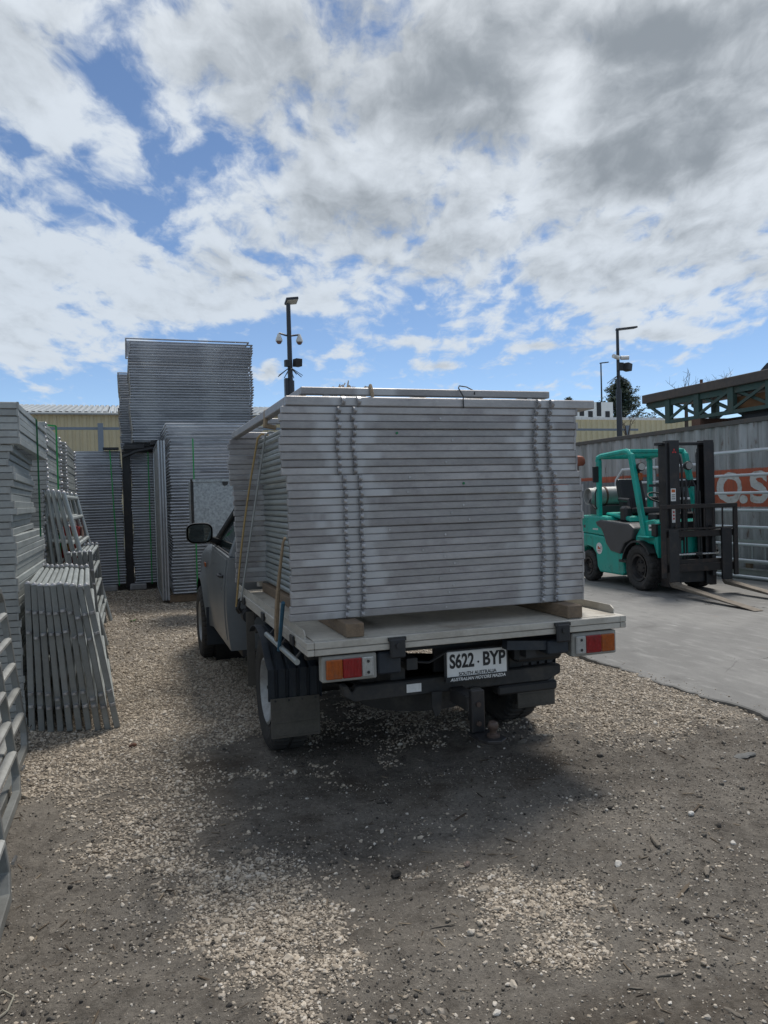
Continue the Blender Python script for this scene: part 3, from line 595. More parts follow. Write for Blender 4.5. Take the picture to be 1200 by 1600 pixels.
def twigs(u, v, z, r, n, label, seed):
    rg = random.Random(seed); t = thing('bare_tree', (u, v, 0), label, 'tree', 'trees beyond the yard', world=False)
    MB().tube([(0, 0, 0), (0, 0, z - 1.2)], [.12, .06], 6).build('trunk', TRUNK, t); b = MB()
    for i in range(n):
        a = rg.random() * 6.28; L = r * rg.uniform(.3, 1); p0 = Vector((0, 0, z - 1.2)); p1 = p0 + Vector((L * .5 * math.cos(a), L * .5 * math.sin(a), rg.uniform(.3, .8))); p2 = p1 + Vector((L * .5 * math.cos(a + rg.gauss(0, .6)), L * .5 * math.sin(a), rg.uniform(.2, .6)))
        b.tube([p0, p1, p2], [.022, .012, .005], 3)
        for k in range(6):
            q = p1.lerp(p2, rg.random()); b.tube([q, q + Vector((rg.gauss(0, .15), rg.gauss(0, .15), rg.uniform(.05, .35)))], [.007, .003], 3)
    b.build('twig', TRUNK, t)
twigs(21.6, 24, 6.1, .8, 7, 'bare twigs rising behind the right of the green truss', 3); twigs(20.2, 24, 6.0, .6, 5, 'bare twigs showing left of the dark hump over the truss', 5); twigs(19.0, 26, 4.9, .7, 6, 'bare twigs low between the conifer and the truss', 8)

# ------------------------------------------------------------------ shipping container and what leans on it
CU = 10.6
def container():
    v0, v1, h = 6.2, 18.4, 2.85; t = thing('shipping_container', (CU + 1.2, 12.3, 0), 'long weathered grey shipping container with orange band and white letters', 'container')
    n = int((v1 - v0 - .3) / .278); p = (v1 - v0 - .3) / n; prof = []
    for i in range(n):
        a = v0 + .15 + i * p; prof += [(a, 0), (a + p * .25, 0), (a + p * .5, .036), (a + p * .75, .036)]
    prof.append((v1 - .15, 0))
    def off(v):
        for (a, x), (b, y) in zip(prof, prof[1:]):
            if a <= v <= b: return x + (y - x) * (v - a) / (b - a)
        return 0
    m = bpy.data.materials.new('container_paint'); m.use_nodes = True; T = NT(m.node_tree)
    g = T.n('ShaderNodeNewGeometry').outputs['Position']; sp = T.n('ShaderNodeSeparateXYZ'); T.put(sp.inputs[0], g)
    st = T.noise(T.vm('MULTIPLY', g, (1, 2.2, .35)), 2.2, 6, .65); sheet = T.noise(T.vm('MULTIPLY', g, (0, 1, 0)), 3.1, 2); fi = T.noise(g, 30, 4, .65)
    c = T.ramp(T.m('ADD', T.m('MULTIPLY', st, .55), T.m('MULTIPLY', sheet, .45)), [(.34, (.17, .17, .16)), (.5, (.31, .31, .305)), (.64, (.44, .44, .445))])
    edge = T.m('MULTIPLY', T.m('SUBTRACT', fi, .5), .05); z = T.m('ADD', sp.outputs[2], edge)
    band = T.m('MULTIPLY', T.smooth(z, 1.255, 1.275), T.smooth(z, 1.965, 1.945))
    c = T.mix(T.m('MULTIPLY', band, T.smooth(st, .30, .42, .55, 1.0)), c, T.mix(st, (.38, .085, .04), (.52, .13, .065)))
    vs_ = T.smooth(T.noise(T.vm('MULTIPLY', g, (1, 9, .35)), 1.6, 6, .65), .52, .72); c = T.mix(T.m('MULTIPLY', vs_, .5), c, (.10, .085, .07))
    rs = T.m('MULTIPLY', T.smooth(T.noise(T.vm('MULTIPLY', g, (1, 2.2, .5)), 4, 7, .72), .57, .70), .85)
    c = T.mix(rs, c, (.11, .055, .032))
    b = T.n('ShaderNodeBsdfPrincipled'); T.put(b.inputs['Base Color'], c); b.inputs['Roughness'].default_value = .6
    o = T.n('ShaderNodeOutputMaterial'); T.t.links.new(b.outputs[0], o.inputs[0])
    MB().grid([[(CU + d, v, zz) for v, d in prof] for zz in (.16, h - .08)]).build('side_wall', m, t)
    MB().grid([[(CU + 2.44 - d, v, zz) for v, d in prof] for zz in (.16, h - .08)]).build('side_wall', m, t)
    MB().box((CU + .01, v0 + .05, h - .06), (CU + 2.43, v1 - .05, h - .03)).build('roof', m, t)
    dk = mat('dark_rusted_rail', (.10, .092, .085), .75, .1, .35, 3, .2, 30, dirt=(.14, .085, .055), damt=.6)
    for x in (CU - .02, CU + 2.38):
        MB().box((x, v0, h - .085), (x + .08, v1, h)).build('top_rail', dk, t, bevel=.006); MB().box((x, v0, .02), (x + .08, v1, .16)).build('bottom_rail', dk, t, bevel=.006)
        for v in (v0, v1 - .15): MB().box((x - .003, v - .002, .02), (x + .085, v + .152, h + .004)).build('corner_post', dk, t, bevel=.008)
    for v in (v0 + .05, v1 - .1): MB().box((CU + .05, v, .16), (CU + 2.39, v + .05, h - .08)).build('end_wall', m, t)
    for s, cv, sz, xs in (('O', 11.49, .80, 1.05), ('.', 11.16, .80, 1.0), ('S', 10.80, .80, 1.3)):
        bm = text_bm(s, sz, Matrix(), bold=.030, xs=xs)
        ys = [q.co.y for q in bm.verts]; xs_ = [q.co.x for q in bm.verts]; cy = (min(ys) + max(ys)) / 2; cx = (min(xs_) + max(xs_)) / 2; hh = .58 if s != '.' else max(ys) - min(ys)
        k = hh / (max(ys) - min(ys))
        for q in bm.verts: q.co = ((q.co.x - cx) * (k if s != '.' else 1), (q.co.y - cy) * k, 0)
        zc = 1.615 if s != '.' else 1.40
        bmesh.ops.transform(bm, matrix=face_m((CU - .004, cv, zc), (0, -1, 0), (0, 0, 1)), verts=bm.verts)
        for a, _ in prof:
            if abs(a - cv) < .6: bmesh.ops.bisect_plane(bm, geom=bm.verts[:] + bm.edges[:] + bm.faces[:], plane_co=(0, a, 0), plane_no=(0, 1, 0))
        for q in bm.verts: q.co.x = CU + off(q.co.y) - .004
        bmesh.ops.translate(bm, vec=-Vector(t['abs']), verts=bm.verts); me = bpy.data.meshes.new('letter'); bm.to_mesh(me); bm.free()
        me.materials.append(mat('worn_white_paint', (.62, .61, .58), .6, 0, .15, 3, .1, 30, dirt=(.28, .19, .14), dscale=6, damt=.7)); link('letter', me, t)
container()
BRIGHT = mat('new_galvanised_tube', (0.62, 0.64, 0.66), 0.4, 0.45, 0.15, 3, 0.08, 40)
def frame_loop(pts, r, n=8): return MB().tube(pts, r, n, closed=True)
def lean_gate(u, v0, v1, h, rails, label, lean=.22, name='yard_gate', cham=.22):
    t = thing(name, (u, (v0 + v1) / 2, .03), label, 'gate', 'long gates leaning on the container')
    X = lambda z: u + lean * z / h
    P = lambda v, z: (X(z), v, z + .03)
    frame_loop([P(v0, .05), P(v1 - cham, .05), P(v1, .05 + cham), P(v1, h - cham), P(v1 - cham, h), P(v0, h)], .03).build('frame', BRIGHT, t, smooth=True)
    for z in rails: MB().tube([P(v0, z), P(v1, z)], .027, 8).build('rail', BRIGHT, t, smooth=True)
    for v in (v0 + (v1 - v0) * .35, ): MB().bar((X(.05) - .03, v, .08), (X(h) - .03, v, h + .03), .04, .03, (0, 1, 0)).build('brace', GALVR, t)
lean_gate(10.05, 8.3, 11.62, 2.22, (.33, .60, .90, 1.19, 1.49, 1.80), 'long seven-rail galvanised gate leaning on the container beside the forklift mast', cham=.14)
lean_gate(10.22, 12.0, 14.6, 2.05, (.4, .75, 1.1, 1.4, 1.75), 'galvanised gate leaning on the container behind the forklift cab', .15)
def leaning_pipes():
    for i, (a, b) in enumerate(((12.25, 12.75), (12.4, 12.95), (12.62, 13.15), (12.85, 13.4))):
        o = MB().tube([(10.02, a, .04), (10.45, b, 2.25)], .036, 8).build('steel_pipe', GALVR, smooth=True)
        tag(o, 'grey steel pipe, %s from the mast of those leaning behind the forklift' % nth(i + 1), 'pipe', 'pipes leaning on the container')
leaning_pipes()
def leaning_sheets():
    dk = mat('grey_ribbed_sheet', (.16, .165, .17), .5, .35, .25, 3, .15, 30, rnd=.2, dirt=(.07, .068, .065), damt=.6)
    for i, (v, w, h) in enumerate(((12.0, 1.2, 1.80), (13.15, 1.2, 1.86), (14.3, 1.2, 1.78), (15.45, 1.2, 1.84))):
        pr = ribbed(0, w, .15, .025); mb = MB().grid([[(-d, q, 0) for q, d in pr], [(.16 - d, q + .12, h) for q, d in pr]])
        o = mb.build('ribbed_sheet', dk, solid=.003); o.location = (10.36 - .006 * i, v, .035); tag(o, 'dark grey ribbed sheet leaning on the container behind the forklift, %s from the mast' % nth(i + 1), 'sheet', 'ribbed sheets leaning on the container')
leaning_sheets()
def ladder():
    t = thing('ladder', (10.3, 10.2, .03), 'aluminium ladder lying on its edge at the foot of the container', 'ladder')
    for z in (.30, .66): MB().bar((10.42, 8.6, z), (10.42, 11.2, z), .03, .06).build('stile', GALVR, t)
    for k in range(9): MB().tube([(10.42, 8.75 + k * .29, .30), (10.42, 8.75 + k * .29, .66)], .014, 6).build('rung', GALVR, t)
    MB().box((10.38, 8.9, .03), (10.46, 9.0, .27)).build('foot', TIMBER, t); MB().box((10.38, 10.8, .03), (10.46, 10.9, .27)).build('foot', TIMBER, t)
    t = thing('steel_beam', (10.2, 9.9, .03), 'grey steel channel lying on the slab below the ladder', 'beam')
    MB().box((10.12, 8.0, .03), (10.18, 11.3, .2)).build('web', GALV_OLD, t); MB().box((10.08, 8.0, .2), (10.22, 11.3, .215)).build('flange', GALV_OLD, t)
ladder()
def truss():
    t = thing('steel_truss', (CU + .6, 11, 2.85), 'faded green steel truss platform with brown deck, resting on the container roof', 'truss')
    a, b = 14.0, 7.6
    MB().box((CU + .02, b, 3.48), (CU + 1.5, a, 3.66)).build('deck_edge', BROWNDK, t, bevel=.01)
    MB().box((CU + .10, b, 3.36), (CU + .22, a - .1, 3.475)).build('top_chord', GREENST, t)
    for x in (CU + .12, CU + 1.3):
        MB().bar((x, 13.25, 3.02), (x, b, 3.02), .09, .07).build('bottom_chord', GREENST, t)
        vs = [13.25, 12.4, 11.5, 10.6, 9.7, 8.8]
        for v in vs: MB().box((x - .05, v - .07, 2.99), (x + .05, v + .07, 3.478)).build('post', GREENST, t)
        for p, q in zip(vs, vs[1:]):
            MB().bar((x - .03, p, 3.05), (x - .03, q, 3.44), .03, .055).build('diagonal', GREENST, t); MB().bar((x + .03, p, 3.44), (x + .03, q, 3.05), .03, .055).build('diagonal', GREENST, t)
        MB().bar((x, 13.95, 3.46), (x, 13.25, 3.05), .05, .05).build('brace', GREENST, t)
    for v in (12.4, 9.4): MB().box((CU + .06, v - .12, 2.86), (CU + 1.4, v + .12, 2.985)).build('bearer', RUST, t)
    MB().tube([(CU + .3, 12.5, 3.66), (CU + .3, 12.5, 3.78)], .03, 6).build('stub', RUST, t)
    o = MB().box((CU + .26, 8.0, 3.07), (CU + 1.25, 11.75, 3.31)); tag(o.build('board_stack', ORANGEBOX, bevel=.01), 'orange-brown boards lying inside the green truss', 'boards')
    tag(MB().box((CU + .24, 8.2, 2.86), (CU + 1.2, 11.35, 3.05)).build('steel_box', BLACKP, bevel=.02), 'dark steel box under the orange-brown boards on the container', 'box')
    t = thing('dark_crate', (CU + .8, 9.8, 3.66), 'dark hump-topped steel cover on the truss deck', 'cover')
    MB().prism([(7.8, 3.662), (10.95, 3.662), (10.75, 3.80), (7.8, 3.84)], 'x', CU + .2, CU + 1.3).build('lid', BLACKP, t)
    t = thing('rusty_gantry', (11.5, 17, 0), 'rusty steel post and top bar standing beyond the left end of the container', 'frame')
    MB().box((11.58, 19.0, 0), (11.72, 19.14, 3.42)).build('post', RUST, t)
    MB().box((9.9, 18.95, 3.32), (11.575, 19.15, 3.46)).build('top_bar', RUST, t); MB().box((9.9, 18.98, 2.7), (11.575, 19.08, 2.78)).build('cross_bar', RUST, t); MB().box((9.8, 18.98, 0), (9.9, 19.1, 3.46)).build('post', RUST, t)
    o = MB().lathe([(0, -.12), (.15, -.11), (.19, -.06), (.19, .02), (.16, .08), (.08, .11), (0, .12)], (9.34, 14.6, 2.30), (0, 0, 1), 20, False)
    t = thing('oil_drum', (9.35, 14.6, 0), 'round rust-orange drum end on a stand, just right of the load', 'drum')
    o.build('drum', ORANGEP if False else mat('rust_orange_paint', (.26, .08, .045), .7), t, smooth=True); MB().cyl((9.34, 14.6, 1.1), (0, 0, 1), .05, 2.16, 8).build('stand', RUST, t)
truss()

# ------------------------------------------------------------------ panels
def lug_mesh(t):
    o = [(.0015, .002), (-.018, .002), (-.030, .010), (-.034, .020), (-.030, .030), (-.018, .038), (.0015, .038)]
    h = [(-.006, .013), (-.014, .012), (-.019, .016), (-.021, .020), (-.019, .024), (-.014, .028), (-.006, .027)]
    k = t / .04; o = [(a, b * k) for a, b in o]; h = [(a, b * k) for a, b in h]; mb = MB(); w = .009
    n = len(o); V = [(-w, *q) for q in o] + [(-w, *q) for q in h] + [(w, *q) for q in o] + [(w, *q) for q in h]; fs = []
    for i in range(n):
        j = (i + 1) % n
        fs += [(i, j, n + j, n + i), (2 * n + i, 3 * n + i, 3 * n + j, 2 * n + j), (i, 2 * n + i, 2 * n + j, j), (n + i, n + j, 3 * n + j, 3 * n + i)]
    mb.add(V, fs); mb.cyl((.002, -.034, .5 * t), (0, 1, 0), .0065, .008, 8); return mb.mesh('lug', LUGM)  # pin stub added at the hole to imitate its bright highlight
def yard_panel(L, D, T_, railx, lugs=(), m=GALV, mr=GALVR, name='stock_hurdle', caps=False, W=None, far_lugs=True, plug=False, side_box=False, round_up=False, capr=.022):
    """lies flat: x along the uprights, y along the rails, z thickness; the upright at y=0 faces the viewer"""
    t = thing(name, (0, 0, 0), None, None, world=False); W = W or T_
    up = MB(); me = up.tube([(0, W / 2, T_ / 2), (L, W / 2, T_ / 2)], T_ / 2, 10).mesh('upright', m, smooth=True) if round_up else up.box((0, 0, 0), (L, W, T_)).mesh('upright', m, bevel=.004, seg=1)
    if side_box:
        sb = MB().box((L - W, W + .001, 0), (L, D - W - .001, T_)).mesh('side_tube', mr, bevel=.004); link('side_tube', sb, t)
    link('upright', me, t); link('upright', me, t, (0, D - W, 0))
    cap = MB().box((0, -.0015, -.0008), (.012, W + .0015, T_ + .0008)).mesh('end_cap', m)
    if not round_up: link('end_cap', cap, t, (L - .004, 0, 0))
    if caps:
        c = MB().tube([(0, 0, 0), (.012, 0, 0), (.024, 0, 0)], [capr, capr * .95, capr * .45], 10).mesh('round_cap', LUGM, smooth=True)
        link('round_cap', c, t, (L, W / 2, T_ / 2)); link('round_cap', c, t, (L, D - W / 2, T_ / 2))
    rm = MB().tube([(0, W - .003, 0), (0, D - W + .003, 0)], T_ * .49, 8, rz=None).mesh('rail', mr, smooth=True)
    for x in railx: link('rail', rm, t, (x, 0, T_ / 2))
    if lugs:
        lm = lug_mesh(T_)
        for x in lugs:
            link('lug', lm, t, (x, 0, 0))
            if far_lugs: o = link('lug', lm, t, (x, D, T_)); o.rotation_euler.x = math.pi
    if plug:
        pm = MB().cyl((0, -.0015, 0), (0, 1, 0), .006, .006, 10).mesh('drain_plug', LUGM); link('drain_plug', pm, t, (.9, 0, T_ / 2))
    return t
def put(proto, first, loc, rot, label, group, cat='panel'):
    o = proto if first else copy_tree(proto)
    o.location = loc; o.rotation_euler = rot; return tag(o, label, cat, group)

# ---- the load on the ute
LV = 3.90; LUGX = (.300, .386, 1.462, 1.550)
def load():
    P = .0398; tt = .0381; rx = (.245, .50, .77, 1.05, 1.35, 1.66)
    proto = yard_panel(1.735, 2.12, tt, rx, LUGX, plug=True); N = 28; grp = 'yard panels stacked on the tray of the ute'; rg = random.Random(5)
    plug_x = [.84, .82, .85, .88, .80, .86, .88, .83, .70, .92, .84, .52, .98, .88, .95, .55, .62, .96, .64, .89, .88, .94, .90, .93, .60, .87, .86, .86]
    for i in range(N):
        up = i >= 19; dx = (-.027 if up else 0.004) + rg.gauss(0, .0035) + (-.007 if i < 2 else 0) + (-.010 if i in (22, 23) else 0)
        lab = ('topmost, under the gate frame' if i == N - 1 else '%s from the bottom' % nth(i + 1) if i else 'lowest, on the timbers') + ' of the load on the ute'
        o = put(proto, i == 0, (.785 + dx, LV + rg.gauss(0, .003), .975 + i * P + rg.uniform(-.0005, .0005)), (rg.gauss(0, .0009), 0, rg.gauss(0, .0012)), 'grey yard panel, ' + lab, grp)
        for c in o.children:
            if c.name.startswith('drain_plug'):
                c.location.x = plug_x[i] + .03
                if i in (17, 24): c.data = GREENPLUG
                elif i in (1, 9, 15, 19, 21, 22, 25, 27): bpy.data.objects.remove(c)
    top = .975 + N * P
    t = thing('steel_gate', (.79, LV, top), 'square-tube galvanised gate frame lying on top of the stack of panels', 'gate')
    b = .05; z = top + .0005
    MB().box((.79, LV - .005, z), (2.625, LV + .045, z + b)).build('end_tube', GALV, t, bevel=.005)
    MB().box((.79, LV + 2.07, z), (2.625, LV + 2.12, z + b)).build('end_tube', GALV, t, bevel=.005)
    MB().box((.79, LV + .047, z), (.84, LV + 2.068, z + b)).build('side_tube', GALV, t, bevel=.005); MB().box((2.575, LV + .047, z), (2.625, LV + 2.068, z + b)).build('side_tube', GALV, t, bevel=.005)
    for x in (1.2, 1.6, 2.0, 2.35): MB().tube([(x, LV + .04, z + .025), (x, LV + 2.08, z + .025)], .019, 8).build('rail', GALVR, t, smooth=True)
    lm = lug_mesh(.05)
    for x in (1.09, 1.175, 2.245, 2.33): link('lug', lm, t, (x - .79, -.006, .001))
    z += b + .012
    t = thing('steel_gate', (.95, 3.925, z), 'narrower galvanised gate frame on the very top of the load', 'gate')
    MB().box((.878, 3.925, z), (2.345, 3.967, z + .040)).build('end_tube', GALV, t, bevel=.004); MB().box((.878, 5.45, z), (2.345, 5.492, z + .040)).build('end_tube', GALV, t, bevel=.004)
    for x in (.878, 2.303): MB().box((x, 3.969, z), (x + .042, 5.448, z + .040)).build('side_tube', GALV, t, bevel=.004)
    for x in (1.25, 1.6, 1.95): MB().tube([(x, 3.95, z + .02), (x, 5.47, z + .02)], .017, 8).build('rail', GALVR, t, smooth=True)
    for x in (1.0, 2.2):
        for y in (3.93, 5.455): MB().box((x, y, z - .0115), (x + .03, y + .03, z - .0005)).build('spacer', LUGM, t)
    # packing timbers under the load
    for k, (x, lab) in enumerate(((1.03, 'left timber bearer sticking out under the load, on the tray deck'), (2.31, 'right timber bearer sticking out under the load, on the tray deck'))):
        o = MB().box((x, 3.73, .901), (x + .095, 5.95, .972)).build('timber_bearer', TIMBER, bevel=.004); tag(o, lab, 'timber', 'timbers under the load')
    o = MB().box((.985, 4.62, .901), (1.02, 5.98, .968)).build('timber_bearer', TIMBER, bevel=.003); tag(o, 'timber strip lying along the left side under the stacked rails', 'timber', 'timbers under the load')
    # ties
    def rope(name, pts, r, m, lab, cat='rope', n=7):
        o = MB().tube(pts, r, n).build(name, m, smooth=True); return tag(o, lab, cat)
    def sag(a, b, n=8, s=.02): 
        a, b = Vector(a), Vector(b); return [a.lerp(b, i / n) + Vector((-s * math.sin(math.pi * i / n), 0, -s * .3 * math.sin(math.pi * i / n))) for i in range(n + 1)]
    rope('rope', [(1.04, 5.80, 2.10), (.985, 5.80, 2.11)] + sag((.955, 5.80, 2.08), (.775, 5.955, .80)), .0075, ROPE_Y, 'yellow tie-down rope running from the load top to the tray by the cab')
    rope('strap', [(1.08, 5.64, 2.10), (1.02, 5.64, 2.112)] + sag((.985, 5.64, 2.09), (.80, 5.88, .835), 6, 0), .0075, STRAPG, 'pale grey tie-down strap beside the yellow rope at the front of the load', 'strap')
    o = rope('rope', [(.772, 3.93, 1.41)] + sag((.765, 3.95, 1.385), (.795, 4.40, .80), 8, .01), [.007, .007, .008, .009, .010, .012, .014, .014, .013, .012], ROPE_T, 'frayed tan rope hanging at the rear left corner of the load')
    rope('strap', sag((.775, 4.05, 1.06), (.785, 4.27, .765), 5, .0), .011, STRAPB, 'short blue strap beside the frayed rope at the rear left corner', 'strap')
    tag(MB().prism([(4.35, .955), (4.62, .95), (4.52, 1.10)], 'x', 2.555, 2.60).build('strap', STRAPB, bevel=.006), 'folded blue strap end at the right foot of the load', 'strap')
    zt = z + .044
    rope('rope', [(1.262, 3.91, top + .05), (1.258, 3.912, zt - .02), (1.260, 3.935, zt + .008), (1.275, 3.985, zt + .002), (1.28, 4.02, zt - .03)], .010, ROPE_T, 'short tan rope tied over the top frame')
    rng = random.Random(3); mb = MB()
    for k in range(160):
        a = Vector((1.235, 4.35, zt + .02)) + Vector((rng.gauss(0, .045), rng.gauss(0, .04), abs(rng.gauss(0, .016)))); d = Vector((rng.gauss(0, 1), rng.gauss(0, 1), rng.gauss(0, .5))).normalized() * .04; mb.tube([a, a + d], .0035, 3)
    MATS['x'] = 0; o = mb.build('rope_tuft', mat('frayed_pale_rope', (.5, .40, .29), .95)); tag(o, 'frayed pale end of rope lying on top of the load', 'rope')
    rope('wire', [(1.78, LV - .012, top - .005), (1.78, LV - .013, top + .06), (1.765, LV + .015, zt + .004), (1.79, LV + .06, zt + .022), (1.84, LV + .07, zt + .018), (1.868, LV + .03, zt - .01), (1.865, LV + .02, zt - .03)], .0035, CHASSIS, 'thin tie wire looped over the top frame', 'wire', 5)
    for k in range(4): pass
    rope('rope', [(.93, 4.6, top + .055), (.87, 4.58, top + .052), (.82, 4.56, top + .052), (.80, 4.54, top + .04), (.795, 4.55, top - .04), (.86, 4.56, top - .05)], .014, ROPE_T, 'knotted tan rope under the side of the gate frame')
GREENPLUG = MB().cyl((0, -.0015, 0), (0, 1, 0), .007, .006, 10).mesh('green_plug', mat('green_dot', (.01, .16, .06), .5))
load()

# ---- stacks of yard panels at the left
def left_stacks():
    rg = random.Random(21); P = .0512
    proto = yard_panel(1.8, 2.1, .0485, (.3, .6, .9, 1.2, 1.5), (), GALV_OLD, GALVR, side_box=True); grp = 'yard panels stacked at the left edge'
    first = True
    for i in range(46):
        z = .02 + i * P
        if z > 2.06: e, rz = -.727, 0
        elif z > 1.36: e, rz = -.785 + .02 * math.sin(i * 1.3), rad(2.2)
        else: e, rz = -.75 - .03 * (1 - (1.36 - z) / 1.36), 0
        e += rg.gauss(0, .004); o = put(proto, first, (e - 1.8, 6.15 + rg.gauss(0, .006), z), (0, 0, rz + rg.gauss(0, .002)), 'dull yard panel, %s from the ground in the front stack at the left edge' % nth(i + 1), grp); first = False
        if rz: o.location.y -= .055
    pr2 = yard_panel(1.8, 2.1, .0485, (.3, .6, .9, 1.2, 1.5), (), GALV_OLD, GALVR, caps=True, side_box=True, capr=.025); grp2 = 'yard panels stacked behind the left edge stack'; first = True
    for i in range(50):
        z = .02 + i * P
        put(pr2, first, (-2.63 + rg.gauss(-.02, .006) - (.05 if z < 1.8 else .0), 9.5, z), (0, 0, rg.gauss(0, .002)), 'dull yard panel, %s from the ground in the second stack from the left' % nth(i + 1), grp2); first = False
    first = True; pr3 = copy_tree(pr2); grp3 = 'yard panels stacked behind the leaning panels'
    for i in range(49):
        z = .02 + i * P
        put(pr3, first, (-2.60 + rg.gauss(0, .006), 11.75, z), (0, 0, rg.gauss(0, .002)), 'dull yard panel, %s from the ground in the third stack from the left' % nth(i + 1), grp3); first = False
    def strap(pts, lab, w=.016, m=GREENS):
        o = MB()
        for a, b in zip(pts, pts[1:]): o.bar(a, b, w, .003, (0, 1, 0) if abs(a[1] - b[1]) < .1 else (1, 0, 0))
        tag(o.build('packing_strap', m), lab, 'strap', 'green packing straps')
    strap([(-.735, 7.3, 2.38), (-.715, 7.3, 2.36), (-.715, 7.3, 1.35)], 'dark green packing strap on the side of the front left stack', .014, mat('dark_green_strapping', (.012, .13, .045), .6))
    strap([(-.90, 10.1, 2.60), (-.775, 10.1, 2.585), (-.775, 10.1, 1.0)], 'bright green packing strap on the side of the second left stack', .02)
    # ten panels standing on edge, leaning on the stack
    prL = yard_panel(1.05, 1.98, .042, (.13, .36, .59, .82, 1.02), (.18, .30, .74, .86), GALV_DK, GALVR, caps=True, W=.046); first = True
    for i in range(10):
        f = i / 9; ub = -.672 + .580 * f; ut = -.668 + .398 * f
        a = math.atan((ub - ut) / 1.05); lab = ('outermost' if i == 9 else '%s from the stack' % nth(i + 1))
        o = put(prL, first, (ub, 6.03 + rg.gauss(0, .02) - .02 * i, hz(ub, 6.03) + .004), (0, -(math.pi / 2 + a), rad(2.6)), 'low panel on edge, %s of the ten leaning by the left stack' % lab, 'low panels leaning on edge beside the left stack'); first = False
        for c in o.children:
            if c.name.startswith('lug'): c.location.x += rg.choice((0, 0, 0, -.03, .01))
    # more panels behind them
    prM = yard_panel(1.80, 2.0, .052, (.3, .6, .9, 1.2, 1.5, 1.75), (), GALVR, GALVR, caps=True, round_up=True, capr=.026); first = True
    for i in range(5):
        ub = -.70 + .115 * i; ut = -.875 + .056 * i; a = math.atan((ub - ut) / 1.8)
        put(prM, first, (ub, 9.55 - .05 * i, .01), (rad(rg.gauss(0, .6)), -(math.pi / 2 + a), 0), 'tall galvanised panel leaning on the second left stack, %s from that stack' % nth(i + 1), 'tall panels leaning behind the low ones'); first = False
    prN = copy_tree(prL); first = True
    for i in range(5):
        ub = -.50 + .052 * i; a = rad(4)
        put(prN, first, (ub, 8.75 + .02 * i, .06), (0, -(math.pi / 2 + a), 0), 'low galvanised panel standing behind the ten leaning ones, %s from the left' % nth(i + 1), 'low panels standing behind the leaning ones'); first = False
    # red wrapped bundle
    t = thing('wrapped_bundle', (-.66, 11.3, 0), 'red plastic wrapped bundle in front of the striped panel stack', 'bundle')
    MB().box((-.86, 11.1, 0), (-.60, 11.6, 1.335)).build('wrap', REDWRAP, t, bevel=.04, seg=2); MB().box((-.597, 11.12, 0), (-.575, 11.58, 1.33)).build('side_board', BROWNP, t, bevel=.004)
    for dx in (.10, .16): MB().box((-.86 + dx, 11.092, .0), (-.85 + dx, 11.098, 1.32)).build('tape', mat('yellow_tape', (.35, .30, .06), .5), t)
    # three frames with cut corners leaning in the foreground
    def low_frame(first_loc):
        t = thing('low_gate', (0, 0, 0), None, None, world=False)
        L, H, c = 2.05, 1.06, .075
        pts = [(c, 0, 0), (H - c, 0, 0), (H, c, 0), (H, L - c, 0), (H - c, L, 0), (c, L, 0), (0, L - c, 0), (0, c, 0)]
        mb = MB()
        for p, q in zip(pts, pts[1:] + pts[:1]): pass
        mb.tube(pts, .029, 4, closed=True); mb.build('frame', GALV_DK, t, bevel=.004)
        for x in (.21, .38, .55, .72, .89): MB().tube([(x, .02, 0), (x, L - .02, 0)], .020, 8, rz=.028).build('rail', GALV_OLD, t, smooth=True)
        for y in (.68, 1.37): MB().bar((.02, y, .032), (H - .02, y, .032), .04, .008).build('brace', GALV_OLD, t)
        MB().tube([(.10, -.02, -.03), (.10, -.08, -.035), (.085, -.10, -.03)], .008, 6).build('hinge_pin', CHROME, t)
        return t
    prG = low_frame(None); first = True
    for i, (u, v, lab) in enumerate(((-.69, 5.66, 'farthest from the camera'), (-.625, 4.74, 'middle one'), (-.515, 3.50, 'nearest the camera'))):
        # far lower corner at (u, v); runs back towards the camera
        o = put(prG, first, (u, v, hz(u, v) + .03), (0, -(math.pi / 2 + rad(7.0)), 0), 'low five-rail frame with cut corners leaning at the left edge, ' + lab, 'low frames leaning in the left foreground', 'gate'); first = False
        o.scale = (1, -1, 1)
left_stacks()

